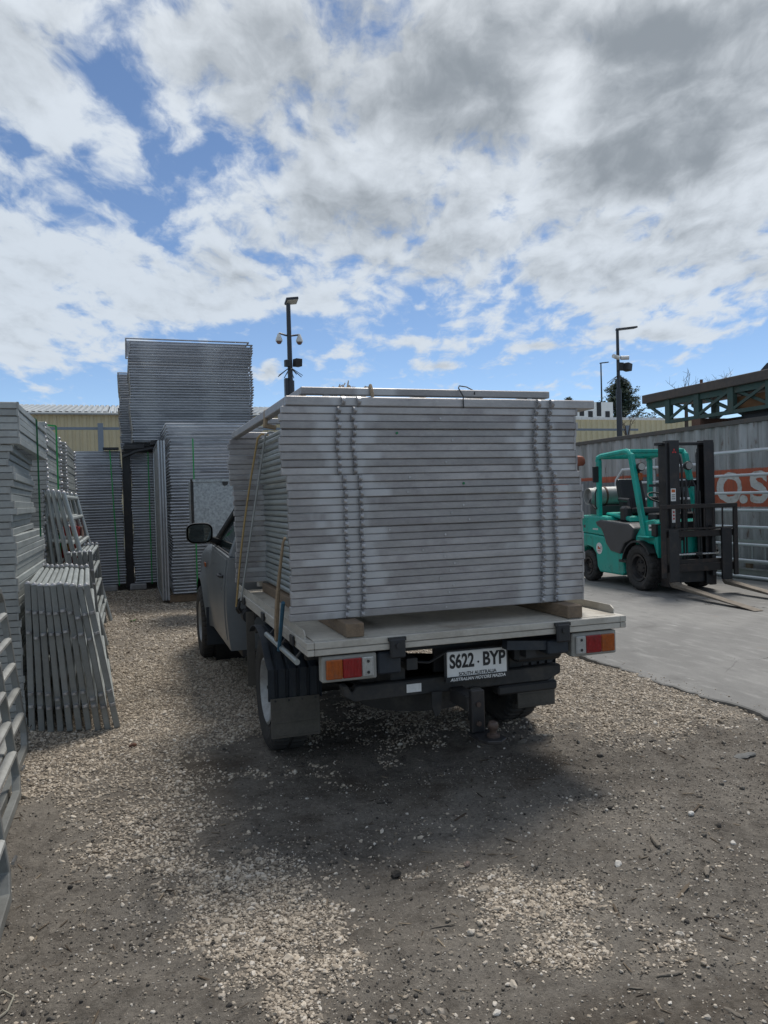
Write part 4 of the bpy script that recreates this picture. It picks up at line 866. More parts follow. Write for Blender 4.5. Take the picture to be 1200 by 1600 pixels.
# ---- stacks of fence panels at the back
def fence_stacks():
    W, D, P = 2.26, 2.05, .0505
    def proto(W, m=FENCE, r=.0155):
        mb = MB(); mb.tube([(0, 0, 0), (W, 0, 0), (W, D, 0), (0, D, 0)], r, 6, closed=True)
        for k in range(9): mb.box((.01, .30 + k * .18, -.0235), (W - .01, .306 + k * .18, .0235))
        return mb.mesh('site_fence', m, smooth=True)
    rg = random.Random(8); me = proto(W); cnt = 0
    def stack(u, v, z0, n, lab, grp, jit=.006, mesh=None, shift=None):
        lean = rg.uniform(-.0007, .0007)
        for i in range(n):
            dx = rg.gauss(0, jit) + (shift(i) if shift else 0) + lean * i + .012 * math.sin(i * .37 + u * 3)
            o = link('site_fence', mesh or me, None, (u + dx, v + rg.gauss(0, .004), z0 + i * P + .02)); o.rotation_euler = (0, rg.gauss(0, .0006), rg.gauss(0, .0015))
            tag(o, 'thin fence panel, %s from the bottom of the %s' % (nth(i + 1), lab), 'fence panel', grp)
    stack(-2.32, 15.3, .12, 50, 'striped stack left of the dark gap', 'fence panels in the back left stack')
    stack(.12, 15.3, .12, 49, 'stack under the tall stack', 'fence panels under the tall stack')
    stack(.685, 12.9, .14, 50, 'stack nearest behind the ute cab', 'fence panels in the stack behind the cab')
    stack(.15, 15.02, 2.80, 38, 'tall upper stack', 'fence panels in the tall upper stack', .006, None, lambda i: -.05 if i == 37 else .012 if i > 32 else 0)
    stack(-.06, 17.4, 2.80, 33, 'upper stack behind the tall one', 'fence panels in the rear upper stack', .012, proto(2.2))
    stack(.66, 12.95, 2.68, 5, 'small pile above the cab', 'fence panels on top of the stack behind the cab', .008, proto(1.55))
    # mesh panels standing upright against the side of the nearest stack
    for k in range(3):
        t = thing('mesh_fence', (.60 - .045 * k, 13.0, .04), 'upright mesh fence panel beside the stack behind the cab, %s from that stack' % nth(k + 1), 'fence panel', 'mesh panels standing on end'); u = .61 - .043 * k
        MB().tube([(u, 12.95, .06), (u, 12.95, 2.62), (u, 15.05, 2.62), (u, 15.05, .06)], .0185, 8, closed=True).build('frame', FENCE, t, smooth=True)
        if k in (0, 2):
            wm = MB().tube([(0, 0, 0), (0, 0, 2.55)], .003, 4).mesh('wire', GALV_OLD); hm = MB().tube([(0, 0, 0), (0, 2.08, 0)], .003, 4).mesh('wire', GALV_OLD)
            for j in range(30): link('wire', wm, t, (u - (.60 - .045 * k), 12.99 + j * .07 - 13.0, .03))
            for j in range(12): link('wire', hm, t, (u - (.60 - .045 * k), -.04, .2 + j * .2))
    # black sheet added to stand in for the shade in the gap between stacks
    tag(MB().box((-.05, 15.42, .02), (.105, 15.46, 2.62)).build('gap_shade_sheet', BLACKP), 'black sheet added for the shade in the gap between two striped stacks', 'sheet')
    # bearers, blocks and feet
    rgb = random.Random(4)
    for i, (u, v, w, lab) in enumerate(((-.55, 15.2, .35, 'left of the dark gap'), (.02, 15.2, .3, 'right of the dark gap'), (-1.4, 15.2, .3, 'at the far left'), (1.4, 15.2, .3, 'at the far right'))):
        tag(MB().box((u, v, .0), (u + w, v + .22, .115)).build('concrete_foot', CONC, bevel=.02), 'grey concrete foot block under the striped stacks, ' + lab, 'block', 'concrete feet under the stacks')
    for v, lab in ((12.95, 'near'), (14.8, 'far')):
        tag(MB().box((.62, v, .0), (2.9, v + .1, .118)).build('timber_bearer', TIMBER, bevel=.004), '%s timber bearer on the gravel under the stack behind the cab' % lab, 'timber')
    for v in (15.25, 16.9):
        tag(MB().box((.0, v, 2.70), (2.4, v + .1, 2.775)).build('timber_bearer', BLACK, bevel=.004), '%s black bearer between the tall stack and the stack below' % ('near' if v < 16 else 'far'), 'timber')
    for u, w, z, lab in ((-.02, .38, 2.62, 'left'), (.46, .16, 2.70, 'right')):
        tag(MB().obox((u + w / 2, 15.1, z + .06), (w / 2, 0, .012), (0, .1, 0), (-.002, 0, .04)).build('packing_block', BLACK, bevel=.01), '%s black packing block under the near edge of the tall stack' % lab, 'block')
    tag(MB().tube([(-.03, 15.08, 2.5), (.2, 15.0, 2.60), (.5, 15.02, 2.66), (.9, 15.05, 2.66)], .03, 6).build('hose', BLACK, smooth=True), 'black hose drooping below the tall stack', 'hose')
    tag(MB().box((-.38, 15.2, 2.655), (-.1, 15.5, 2.69)).build('rubber_mat', BLACK), 'black rubber mat on top of the striped stack left of the gap', 'mat')
    def strap(u, v, z0, z1, lab, du=0): tag(MB().bar((u, v, z0), (u + du, v, z1), .02, .004, (0, 1, 0)).build('packing_strap', GREENS), lab, 'strap', 'green packing straps')
    strap(-.17, 15.272, .1, 2.64, 'green packing strap down the striped stack left of the dark gap', -.09); strap(.42, 15.272, .1, 2.6, 'green packing strap down the stack right of the dark gap', .0); strap(1.06, 12.872, .1, 2.66, 'green packing strap on the stack behind the ute cab', .0)
    # galvanised box with rusty corner post in front of that stack
    t = thing('steel_cabinet', (1.3, 11, 0), 'mottled galvanised steel cabinet with rusty corner post beyond the ute cab', 'cabinet')
    MB().box((.885, 11.0, 1.12), (1.75, 11.8, 1.925)).build('body', ZINC, t, bevel=.01); MB().box((.858, 10.99, 1.2), (.882, 11.06, 1.94)).build('corner_post', RUSTDK, t)
    for x in (1.35, 1.65):
        for y in (11.05, 11.7): MB().box((x, y, .0), (x + .05, y + .05, 1.12)).build('leg', CHASSIS, t)
    MB().box((.885, 10.97, 1.90), (1.76, 11.0, 1.935)).build('top_fold', ZINC, t)
    MB().cyl((1.33, 10.985, 1.88), (0, 1, 0), .04, .02, 10).build('knob', CHASSIS, t)
fence_stacks()

# ------------------------------------------------------------------ the ute
def wheel(c, R, w, side, parent, tm=RUBBER, rm=STEELRIM, rr=.21, nblk=44, name='wheel', forkl=False):
    """c: centre; side -1 when the outer face looks towards -x; parts are children of the wheel tyre"""
    org = Vector(parent['abs']) if parent.get('abs') else Vector((0, 0, 0)); c = Vector(c); n = nblk * 4
    prof = [(rr, -.36), (rr + .035, -.46), (rr + (R - rr) * .55, -.515), (R - .035, -.49), (R - .008, -.42), (R, -.33), (R, -.05), (R - .009, -.03), (R - .009, .03), (R, .05), (R, .33), (R - .008, .42), (R - .035, .49), (rr + (R - rr) * .55, .515), (rr + .035, .46), (rr, .36)]
    m = len(prof); mb = MB(); vs = []
    for j in range(n):
        an = 2 * math.pi * j / n; cs, sn = math.cos(an), math.sin(an)
        for i, (r, o) in enumerate(prof):
            if 3 <= i <= 12:
                ph = (j + (2 if i > 7 else 0)) % 4
                if ph == 0 and i not in (7, 8): r -= .012
            vs.append((c.x + o * w, c.y + r * cs, c.z + r * sn))
    fs = [(j * m + i, ((j + 1) % n) * m + i, ((j + 1) % n) * m + i + 1, j * m + i + 1) for j in range(n) for i in range(m - 1)]
    mb.add(vs, fs); t = mb.build('tyre' if name is None else name, tm, parent, org=org)
    t.name = 'wheel'
    s = side; q = lambda o: c + Vector((s * o * w, 0, 0)); ax = (s, 0, 0)
    MB().lathe([(rr + .004, .44), (rr - .012, .46), (rr - .022, .40), (rr - .04, .20), (rr * .62, .16), (rr * .50, .24), (rr * .34, .25), (rr * .30, .33), (0, .34)] if not forkl else [(rr + .004, .46), (rr - .03, .42), (rr - .05, .16), (rr * .55, .12), (rr * .5, .22), (rr * .3, .26), (0, .27)], c, (s, 0, 0), 32, False).__class__
    sc = w
    P = [(rr + .004, .44), (rr - .012, .46), (rr - .022, .40), (rr - .04, .20), (rr * .62, .16), (rr * .50, .24), (rr * .34, .25), (rr * .30, .33), (.0, .34)] if not forkl else [(rr + .004, .46), (rr - .03, .42), (rr - .05, .16), (rr * .55, .12), (rr * .5, .22), (rr * .3, .26), (.0, .27)]
    MB().lathe([(r, o * sc) for r, o in P], c, (s, 0, 0), 36, False).build('rim', rm, t, smooth=True, org=org)
    MB().lathe([(rr + .003, -.40 * sc), (rr - .02, -.30 * sc), (.0, -.30 * sc)], c, (s, 0, 0), 24, False).build('inner_disc', CHASSIS, t, org=org)
    for k in range(6):
        an = k * math.pi / 3; MB().cyl(c + Vector((s * .225 * sc + s * .012, rr * .43 * math.cos(an), rr * .43 * math.sin(an))), ax, .011, .03, 6).build('wheel_nut', CHASSIS, t, org=org)
    return t
BALLM = mat('brown_worn_ball', (.085, .06, .05), .45, .3, .3, 20, .2, 60)
def ute():
    cu = 1.69; t = thing('tray_ute', (1.735, 6.2, 0), 'dirty grey tray-back ute loaded with galvanised panels, seen from behind', 'ute')
    B = lambda n, m, lo, hi, par=None, **k: MB().box(lo, hi).build(n, m, par or t, org=t['abs'], **k)
    for s, u in ((-1, .925), (1, 2.545)): wheel((u, 4.98, .37), .375, .235, s, t)
    for s, u in ((-1, .80), (1, 2.56)): wheel((u, 8.20, .37), .375, .235, s, t)
    # --- cab body
    ac, ar = 8.20, .455
    def zlow(v):
        z = .40 if v < 8.6 else .36
        if abs(v - ac) < ar: z = max(z, .37 + math.sqrt(ar * ar - (v - ac) ** 2))
        return z
    def ztop(v):
        if v < 7.72: return 1.15 + .03 * (v - 6.28)
        if v < 8.9: return 1.195 - .10 * ((v - 7.72) / 1.18) ** 1.5
        return 1.095 - .22 * ((v - 8.9) / .27) ** 2
    def half(v, z):
        f = (z - .4) / .8; w = .892 + .058 * math.sin(math.pi * min(1, max(0, .18 + f * .72)))
        if v > 8.5: w -= .20 * ((v - 8.5) / .67) ** 2
        d = math.hypot(v - ac, z - .37)
        if ar - .01 < d < ar + .10 and z > .38: w += .045 * (1 - (d - ar) / .10)
        if v > 7.72 and z > ztop(v) - .12: w -= .05 * ((z - ztop(v) + .12) / .12) ** 2
        return w
    vs = sorted(set([6.28 + .12 * i for i in range(25)] + [ac - ar * math.cos(math.pi * i / 24) for i in range(25)] + [9.17]))
    rows = []
    for v in vs:
        L = []; a, b = zlow(v), ztop(v)
        for k in range(11):
            z = a + (b - a) * k / 10; L.append((half(v, z), z))
        row = [(cu - w, v, z) for w, z in L]; wt = L[-1][0]
        for k in range(1, 10):
            x = -wt + 2 * wt * k / 10; row.append((cu + x, v, b + .045 * (1 - (x / wt) ** 2) * (1 if v > 7.6 else 0)))
        row += [(cu + w, v, z) for w, z in reversed(L)]; rows.append(row)
    mb = MB().grid(rows); n = len(rows[0]); mb.f += [tuple(range(n)), tuple(len(mb.v) - n + i for i in range(n))]
    body = mb.build('body', BODY, t, smooth=True)
    B('underbody', CHASSIS, (cu - .80, 6.32, .42), (cu + .80, 7.7, .50)); B('engine_bay', BLACK, (cu - .55, 7.7, .35), (cu + .55, 9.0, .9))
    for s in (-1, 1):
        MB().lathe([(ar - .01, -.16), (ar - .002, -.16), (ar - .002, .14), (ar - .01, .14)], (cu + s * .72, ac, .37), (1, 0, 0), 40).build('wheel_arch_liner', BLACK, t)
    # door skin, a few millimetres proud, with handle
    for s in (-1, 1):
        dv = [6.40 + (7.50 - 6.40) * i / 10 for i in range(11)]
        g = [[(cu + s * (half(v, z) + .006), v, z) for z in [(.47 if v < 7.62 else .47) + (ztop(v) - .02 - .47) * k / 8 for k in range(9)]] for v in dv]
        d = MB().grid(g).build('door', BODY, t, smooth=True, solid=.004)
        hx = cu + s * (half(6.6, .98) + .03)
        MB().tube([(hx - s * .025, 6.50, .985), (hx, 6.53, .985), (hx, 6.68, .985), (hx - s * .025, 6.71, .985)], .013, 8).build('door_handle', BLACK, d, smooth=True, org=t['abs'])
        # greenhouse
        wb, wr = .872, .635
        P = lambda w, v, z: (cu + s * w, v, z)
        MB().bar(P(wb, 7.76, 1.185), P(wr + .02, 6.98, 1.665), .06, .055, (1, 0, 0)).build('a_pillar', BLACK, t, bevel=.012)
        MB().bar(P(wb - .005, 6.33, 1.14), P(wr + .02, 6.42, 1.665), .055, .11, (1, 0, 0)).build('b_pillar', BODY, t, bevel=.012)
        MB().add([P(wb - .01, 7.66, 1.19), P(wb - .01, 6.38, 1.15), P(wr + .015, 6.45, 1.66), P(wr + .015, 6.95, 1.66)], [(0, 1, 2, 3)]).build('side_window', GLASS, t, solid=.004)
        MB().bar(P(wb + .012, 7.6, 1.19), P(wb + .012, 6.40, 1.155), .018, .02).build('window_seal', BLACK, t)
        # mirror
        mx = cu + s * 1.055
        m = MB(); ring = []
        for y, k in ((0, 1), (.03, 1.04), (.10, .92), (.15, .55)):
            ring.append([(mx + .118 * k * math.copysign(abs(math.cos(a)) ** .6, math.cos(a)), 7.28 + y, 1.325 + .092 * k * math.copysign(abs(math.sin(a)) ** .6, math.sin(a))) for a in [2 * math.pi * i / 28 for i in range(29)]])
        m.grid(ring); m.f.append(tuple(len(m.v) - 29 + i for i in range(28))); mi = m.build('side_mirror', BLACK, t, smooth=True)
        MB().add([(mx + .105 * math.copysign(abs(math.cos(a)) ** .6, math.cos(a)), 7.286 - .01 * s * 0, 1.325 + .08 * math.copysign(abs(math.sin(a)) ** .6, math.sin(a))) for a in [2 * math.pi * i / 28 for i in range(28)]], [tuple(range(28))]).build('mirror_glass', MIRROR, mi, org=t['abs'])
        MB().bar((mx - s * .08, 7.36, 1.27), (cu + s * .85, 7.50, 1.22), .05, .06).build('mirror_arm', BLACK, mi, org=t['abs'], bevel=.01)
        MB().box((min(cu + s * .55, cu + s * .80), 9.10, .85), (max(cu + s * .55, cu + s * .80), 9.16, 1.0)).build('headlight', CLEAR, t, bevel=.02)
        MB().obox((cu + s * .956, 7.92, .985), (.006, 0, 0), (0, .05, 0), (0, 0, .022)).build('indicator', AMBER, t, bevel=.004)
    MB().add([(cu - .82, 7.74, 1.20), (cu + .82, 7.74, 1.20), (cu + .62, 6.98, 1.67), (cu - .62, 6.98, 1.67)], [(0, 1, 2, 3)]).build('windscreen', GLASS, t, solid=.005)
    MB().add([(cu - .80, 6.31, 1.16), (cu + .80, 6.31, 1.16), (cu + .62, 6.40, 1.66), (cu - .62, 6.40, 1.66)], [(0, 1, 2, 3)]).build('rear_window', GLASS, t, solid=.005)
    MB().grid([[(cu + x, v, 1.655 + .06 * (1 - (x / .67) ** 4) * (1 if 0 < i < 4 else .35)) for x in [-.67 + 1.34 * k / 14 for k in range(15)]] for i, v in enumerate((6.36, 6.46, 6.7, 6.92, 7.02))]).build('roof', BODY, t, smooth=True, solid=.02)
    B('front_bumper', BODY, (cu - .78, 9.1, .42), (cu + .78, 9.25, .70), bevel=.03); B('grille', BLACK, (cu - .5, 9.13, .78), (cu + .5, 9.18, 1.0), bevel=.01)
    B('sill', CHASSIS, (.86, 6.3, .34), (.93, 7.7, .41)); B('sill', CHASSIS, (2.54, 6.3, .34), (2.61, 7.7, .41))
    for u in (.71, 2.43): B('front_mudflap', GUARD, (u, 7.70, .21), (u + .24, 7.712, .58))
    # --- tray
    B('deck', DECK, (.862, 3.742, .852), (2.628, 6.16, .899))
    for a, b in ((.818, .858), (2.632, 2.672)):
        s = B('side_rail', ALU, (a, 3.702, .862), (b, 6.2, .897), bevel=.003); B('lower_flange', ALU, (a + .003, 3.704, .828), (b, 6.2, .8595), s, bevel=.003)
        x = a + .012 if a < 1 else b - .018
        MB().prism([(3.80, .898), (3.80, .925), (3.83, .943), (6.18, .943), (6.18, .898)], 'x', x, x + .006).build('coaming', ALU, s, org=t['abs'])
        for v in (3.98, 4.9, 5.75): B('latch', BLACK, (a - .014, v, .835) if a < 1 else (b + .002, v, .835), (a - .002, v + .085, .888) if a < 1 else (b + .014, v + .085, .888), s, bevel=.004)
    r = B('rear_rail', ALU, (.8585, 3.70, .862), (2.6315, 3.740, .8975), bevel=.003); B('lower_flange', ALU, (.8585, 3.703, .828), (2.6315, 3.74, .8595), r, bevel=.003)
    for u in (1.245, 2.208):
        l = B('rear_latch', BLACK, (u, 3.672, .785), (u + .082, 3.699, .885), bevel=.008); MB().cyl((u + .041, 3.668, .85), (0, 1, 0), .014, .012, 10).build('latch_pin', CHASSIS, l, org=t['abs'])
        MB().bar((u - .006, 3.69, .882), (u + .088, 3.69, .882), .02, .018).build('latch_bar', BLACK, l, org=t['abs'])
    B('latch_block', GUARD, (1.19, 3.72, .70), (1.315, 3.84, .815), bevel=.008); B('latch_block', GUARD, (2.17, 3.71, .715), (2.30, 3.82, .79), bevel=.008); MB().bar((1.93, 3.76, .785), (2.17, 3.76, .765), .06, .05).build('strut', GUARD, t)
    for v in (3.95, 4.5, 5.05, 5.6, 6.05): B('tray_bearer', CHASSIS, (.87, v, .76), (2.62, v + .06, .8715 if False else .82))
    for u in (1.36, 2.06): B('tray_runner', CHASSIS, (u, 3.76, .70), (u + .06, 6.15, .759)); 
    B('tray_underside', CHASSIS, (.87, 3.76, .838), (2.61, 6.1, .8505))
    for u in (1.33, 2.05): B('chassis_rail', CHASSIS, (u, 3.95, .54), (u + .09, 9.0, .695), bevel=.006)
    B('headboard', ALU, (.87, 6.16, .92), (2.62, 6.20, 1.70)) if False else None
    for u in (1.0, 2.45): MB().tube([(u, 6.19, .92), (u, 6.19, 1.66)], .025, 8).build('headboard_post', ALU, t)
    for z in (1.25, 1.66): MB().tube([(1.0, 6.19, z), (2.45, 6.19, z)], .022, 8).build('headboard_bar', ALU, t)
    # rope rail along the left side, on brackets
    for u in (.797, 2.692):
        rr = MB().tube([(u, 3.84 if u < 1 else 4.3, .78), (u, 4.74, .78)], .0155, 10).build('rope_rail', GALVR, t, smooth=True)
        for v in (3.9, 4.3, 4.66)[0 if u < 1 else 1:]: MB().bar((u, v, .782), ((u + .05) if u < 1 else u - .05, v, .84), .02, .008).build('bracket', CHASSIS, rr, org=t['abs'])
    for v, z in ((5.88, .80), (5.96, .78)): MB().tube([(.815, v, .86), (.79, v, .84), (.782, v, z), (.80, v + .02, z - .03), (.83, v + .02, z - .02)], .012, 6).build('tie_hook', BLACK, t, smooth=True)
    MB().cyl((.85, 5.85, .74), (0, 1, 0), .05, .12, 14).build('strap_winch', BLACK, t)
    # tail lamps
    for s, u0 in ((0, .893), (1, 2.322)):
        w = .288; h = B('tail_light', LAMPBASE, (u0, 3.715, .688), (u0 + w, 3.775, .818), bevel=.006)
        cuts = ((.02, .105, AMBER, 'amber_lens'), (.107, .205, REDL, 'red_lens'), (.207, .268, CLEAR, 'reverse_lens'))
        for a, b, m, nm in cuts:
            if s: a, b = w - b, w - a
            pr_ = ribbed(u0 + a + .003, u0 + b - .003, .0075, .0022, .5); q_ = MB().grid([[(x, 3.6975 - d, z) for x, d in pr_] for z in (.709, .753, .7545, .798)]); l = B(nm, m, (u0 + a, 3.698, .705), (u0 + b, 3.713, .802), h, bevel=.004); q_.build('lens_ribs', m, l, org=t['abs'])
            for k in range(5): pass
        for a in (.238, ):
            x = u0 + (w - a if s else a)
            for z in (.726, .782): MB().cyl((x, 3.696, z), (0, 1, 0), .008, .006, 8).build('lens_screw', CHASSIS, h, org=t['abs'])
        MB().bar((u0 + .06, 3.76, .82), (u0 + .06, 3.76, .872), .03, .02).build('lamp_bracket', CHASSIS, h, org=t['abs'])
    # mudguards with flaps
    for u0, u1 in ((.762, 1.085), (2.40, 2.705)):
        nf = 5; prof = []
        for k in range(nf):
            a = u0 + (u1 - u0) * k / nf; w = (u1 - u0) / nf; prof += [(a, 0), (a + w * .62, 0), (a + w * .70, -.018), (a + w * .92, -.018)]
        prof.append((u1, 0)); rows = []
        arc = [(4.545, .41), (4.53, .60)] + [(4.98 - .45 * math.cos(x), .37 + .43 * math.sin(x)) for x in [rad(40 + 100 * i / 12) for i in range(11)]]
        for i, (v, z) in enumerate(arc):
            d = Vector((0, v - 4.98, z - .37)).normalized(); rows.append([(u, v + d.y * o, z + d.z * o) for u, o in prof])
        g = MB().grid(rows).build('mudguard', GUARD, t, solid=.006)
        f = B('mudflap', FLAP, (u0 + .012, 4.532, .185), (u1 - .012, 4.541, .425), g, bevel=.003)
        for z in (.20, .275): MB().bar((u0 + .03, 4.5305, z), (u1 - .03, 4.5305, z), .004, .003).build('flap_rib', FLAP, g, org=t['abs'])
        for k in range(4): MB().cyl((u0 + .04 + k * (u1 - u0 - .08) / 3, 4.528, .412), (0, 1, 0), .007, .006, 6).build('rivet', CHASSIS, g, org=t['abs'])
    B('front_flap', FLAP, (.80, 5.62, .26), (.86, 5.63, .80)); B('front_flap', FLAP, (2.60, 5.62, .26), (2.66, 5.63, .80))
    # axle, springs, spare wheel, tank, exhaust
    MB().tube([(1.05, 4.98, .37), (1.55, 4.98, .37), (1.63, 4.98, .37), (1.85, 4.98, .37), (1.93, 4.98, .37), (2.42, 4.98, .37)], [.045, .045, .13, .13, .045, .045], 14).build('rear_axle', CHASSIS, t, smooth=True)
    MB().lathe([(.21, -.08), (.36, -.10), (.37, 0), (.36, .09), (.21, .08)], (1.66, 4.47, .47), (0, 0, 1), 40).build('spare_tyre', RUBBER, t, smooth=True)
    MB().lathe([(.21, -.05), (.18, .02), (.0, .02)], (1.66, 4.47, .47), (0, 0, 1), 24, False).build('spare_rim', CHASSIS, t)
    for u in (1.24, 2.20):
        s = MB()
        for k in range(3): s.tube([(u, 4.2 + k * .1, .52 - k * .012), (u, 4.98, .44 - k * .014), (u, 5.75 - k * .1, .54 - k * .012)], .022, 4)
        s.build('leaf_spring', CHASSIS, t)
    B('fuel_tank', BLACK, (1.0, 5.72, .36), (1.3, 6.3, .6), bevel=.03); B('battery_box', BLACK, (2.2, 5.7, .40), (2.55, 6.2, .75), bevel=.02)
    MB().tube([(2.12, 6.3, .45), (2.16, 5.3, .50), (2.22, 4.4, .50), (2.24, 4.12, .47)], .03, 10).build('exhaust', CHASSIS, t, smooth=True)
    # towing gear
    bar = MB().prism([(1.045, .615), (1.055, .56), (1.11, .525), (2.28, .525), (2.36, .56), (2.36, .61), (1.13, .61), (1.10, .575), (1.075, .62)], 'y', 3.90, 3.97).build('tow_bar', CHASSIS, t, bevel=.006)
    B('bar_sticker', WHITEP, (1.405, 3.8965, .545), (1.49, 3.8985, .59), bar)
    B('bumper_step', BLACK, (1.95, 3.89, .47), (2.33, 3.97, .523), bevel=.01)
    B('hitch_receiver', CHASSIS, (1.655, 3.656, .47), (1.735, 3.9, .55), bevel=.005)
    h = B('hitch_drop', BLACKP, (1.658, 3.615, .372), (1.732, 3.655, .592), bevel=.004)
    MB().prism([(1.652, 3.66), (1.652, 3.53), (1.675, 3.47), (1.74, 3.45), (1.79, 3.49), (1.79, 3.66)], 'z', .352, .371).build('hitch_tongue', BLACKP, t, bevel=.004)
    MB().lathe([(.0, 0), (.034, 0), (.034, .012), (.018, .02), (.018, .034), (.024, .042), (.028, .058), (.022, .076), (.0, .084)], (1.735, 3.53, .3712), (0, 0, 1), 20, False).build('tow_ball', BALLM, t, smooth=True)
    for z in (.42, .52): MB().cyl((1.695, 3.612, z), (0, 1, 0), .014, .012, 6).build('hitch_bolt', BALLM, h, org=t['abs'])
    for u in (1.57, 1.80): MB().prism([(u - .03, .54), (u + .03, .54), (u + .02, .43), (u - .01, .40), (u - .03, .46)], 'y', 3.87, 3.885).build('chain_lug', CHASSIS, t)
    B('cross_plate', BLACK, (1.60, 3.98, .62), (2.36, 4.0, .80)); B('side_plate', BLACK, (2.03, 3.82, .66), (2.33, 3.92, .80), bevel=.02)
    MB().tube([(1.37, 3.8, .80), (1.3, 3.82, .745), (1.5, 3.8, .72), (1.62, 3.84, .76)], .007, 6).build('cable', BLACK, t)
    # number plate in a dealer frame
    p = B('number_plate', PLATEW, (1.618, 3.832, .604), (1.978, 3.840, .757), bevel=.003)
    B('plate_holder', BLACK, (1.605, 3.841, .592), (1.99, 3.852, .764)); B('frame_strip', BLACK, (1.607, 3.826, .592), (1.989, 3.8305, .621), p)
    mtx = lambda u, z, v=3.8305: face_m((u, v, z), (1, 0, 0), (0, 0, 1))
    text_obj('plate_letter', 'S622', .104, mtx(1.705, .700), INK, p, t['abs'], xs=.72, bold=.0035); text_obj('plate_letter', 'BYP', .104, mtx(1.898, .700), INK, p, t['abs'], xs=.80, bold=.0035)
    MB().cyl((1.803, 3.831, .69), (0, 1, 0), .006, .003, 8).build('plate_dot', INK, p, org=t['abs'])
    text_obj('plate_letter', 'SOUTH AUSTRALIA', .026, mtx(1.798, .632), INK, p, t['abs'], bold=.0006); text_obj('plate_letter', 'AUSTRALIAN MOTORS MAZDA', .0235, mtx(1.798, .6055, 3.8245), WHITEP, p, t['abs'], bold=.0006, shear=.25)
ute()

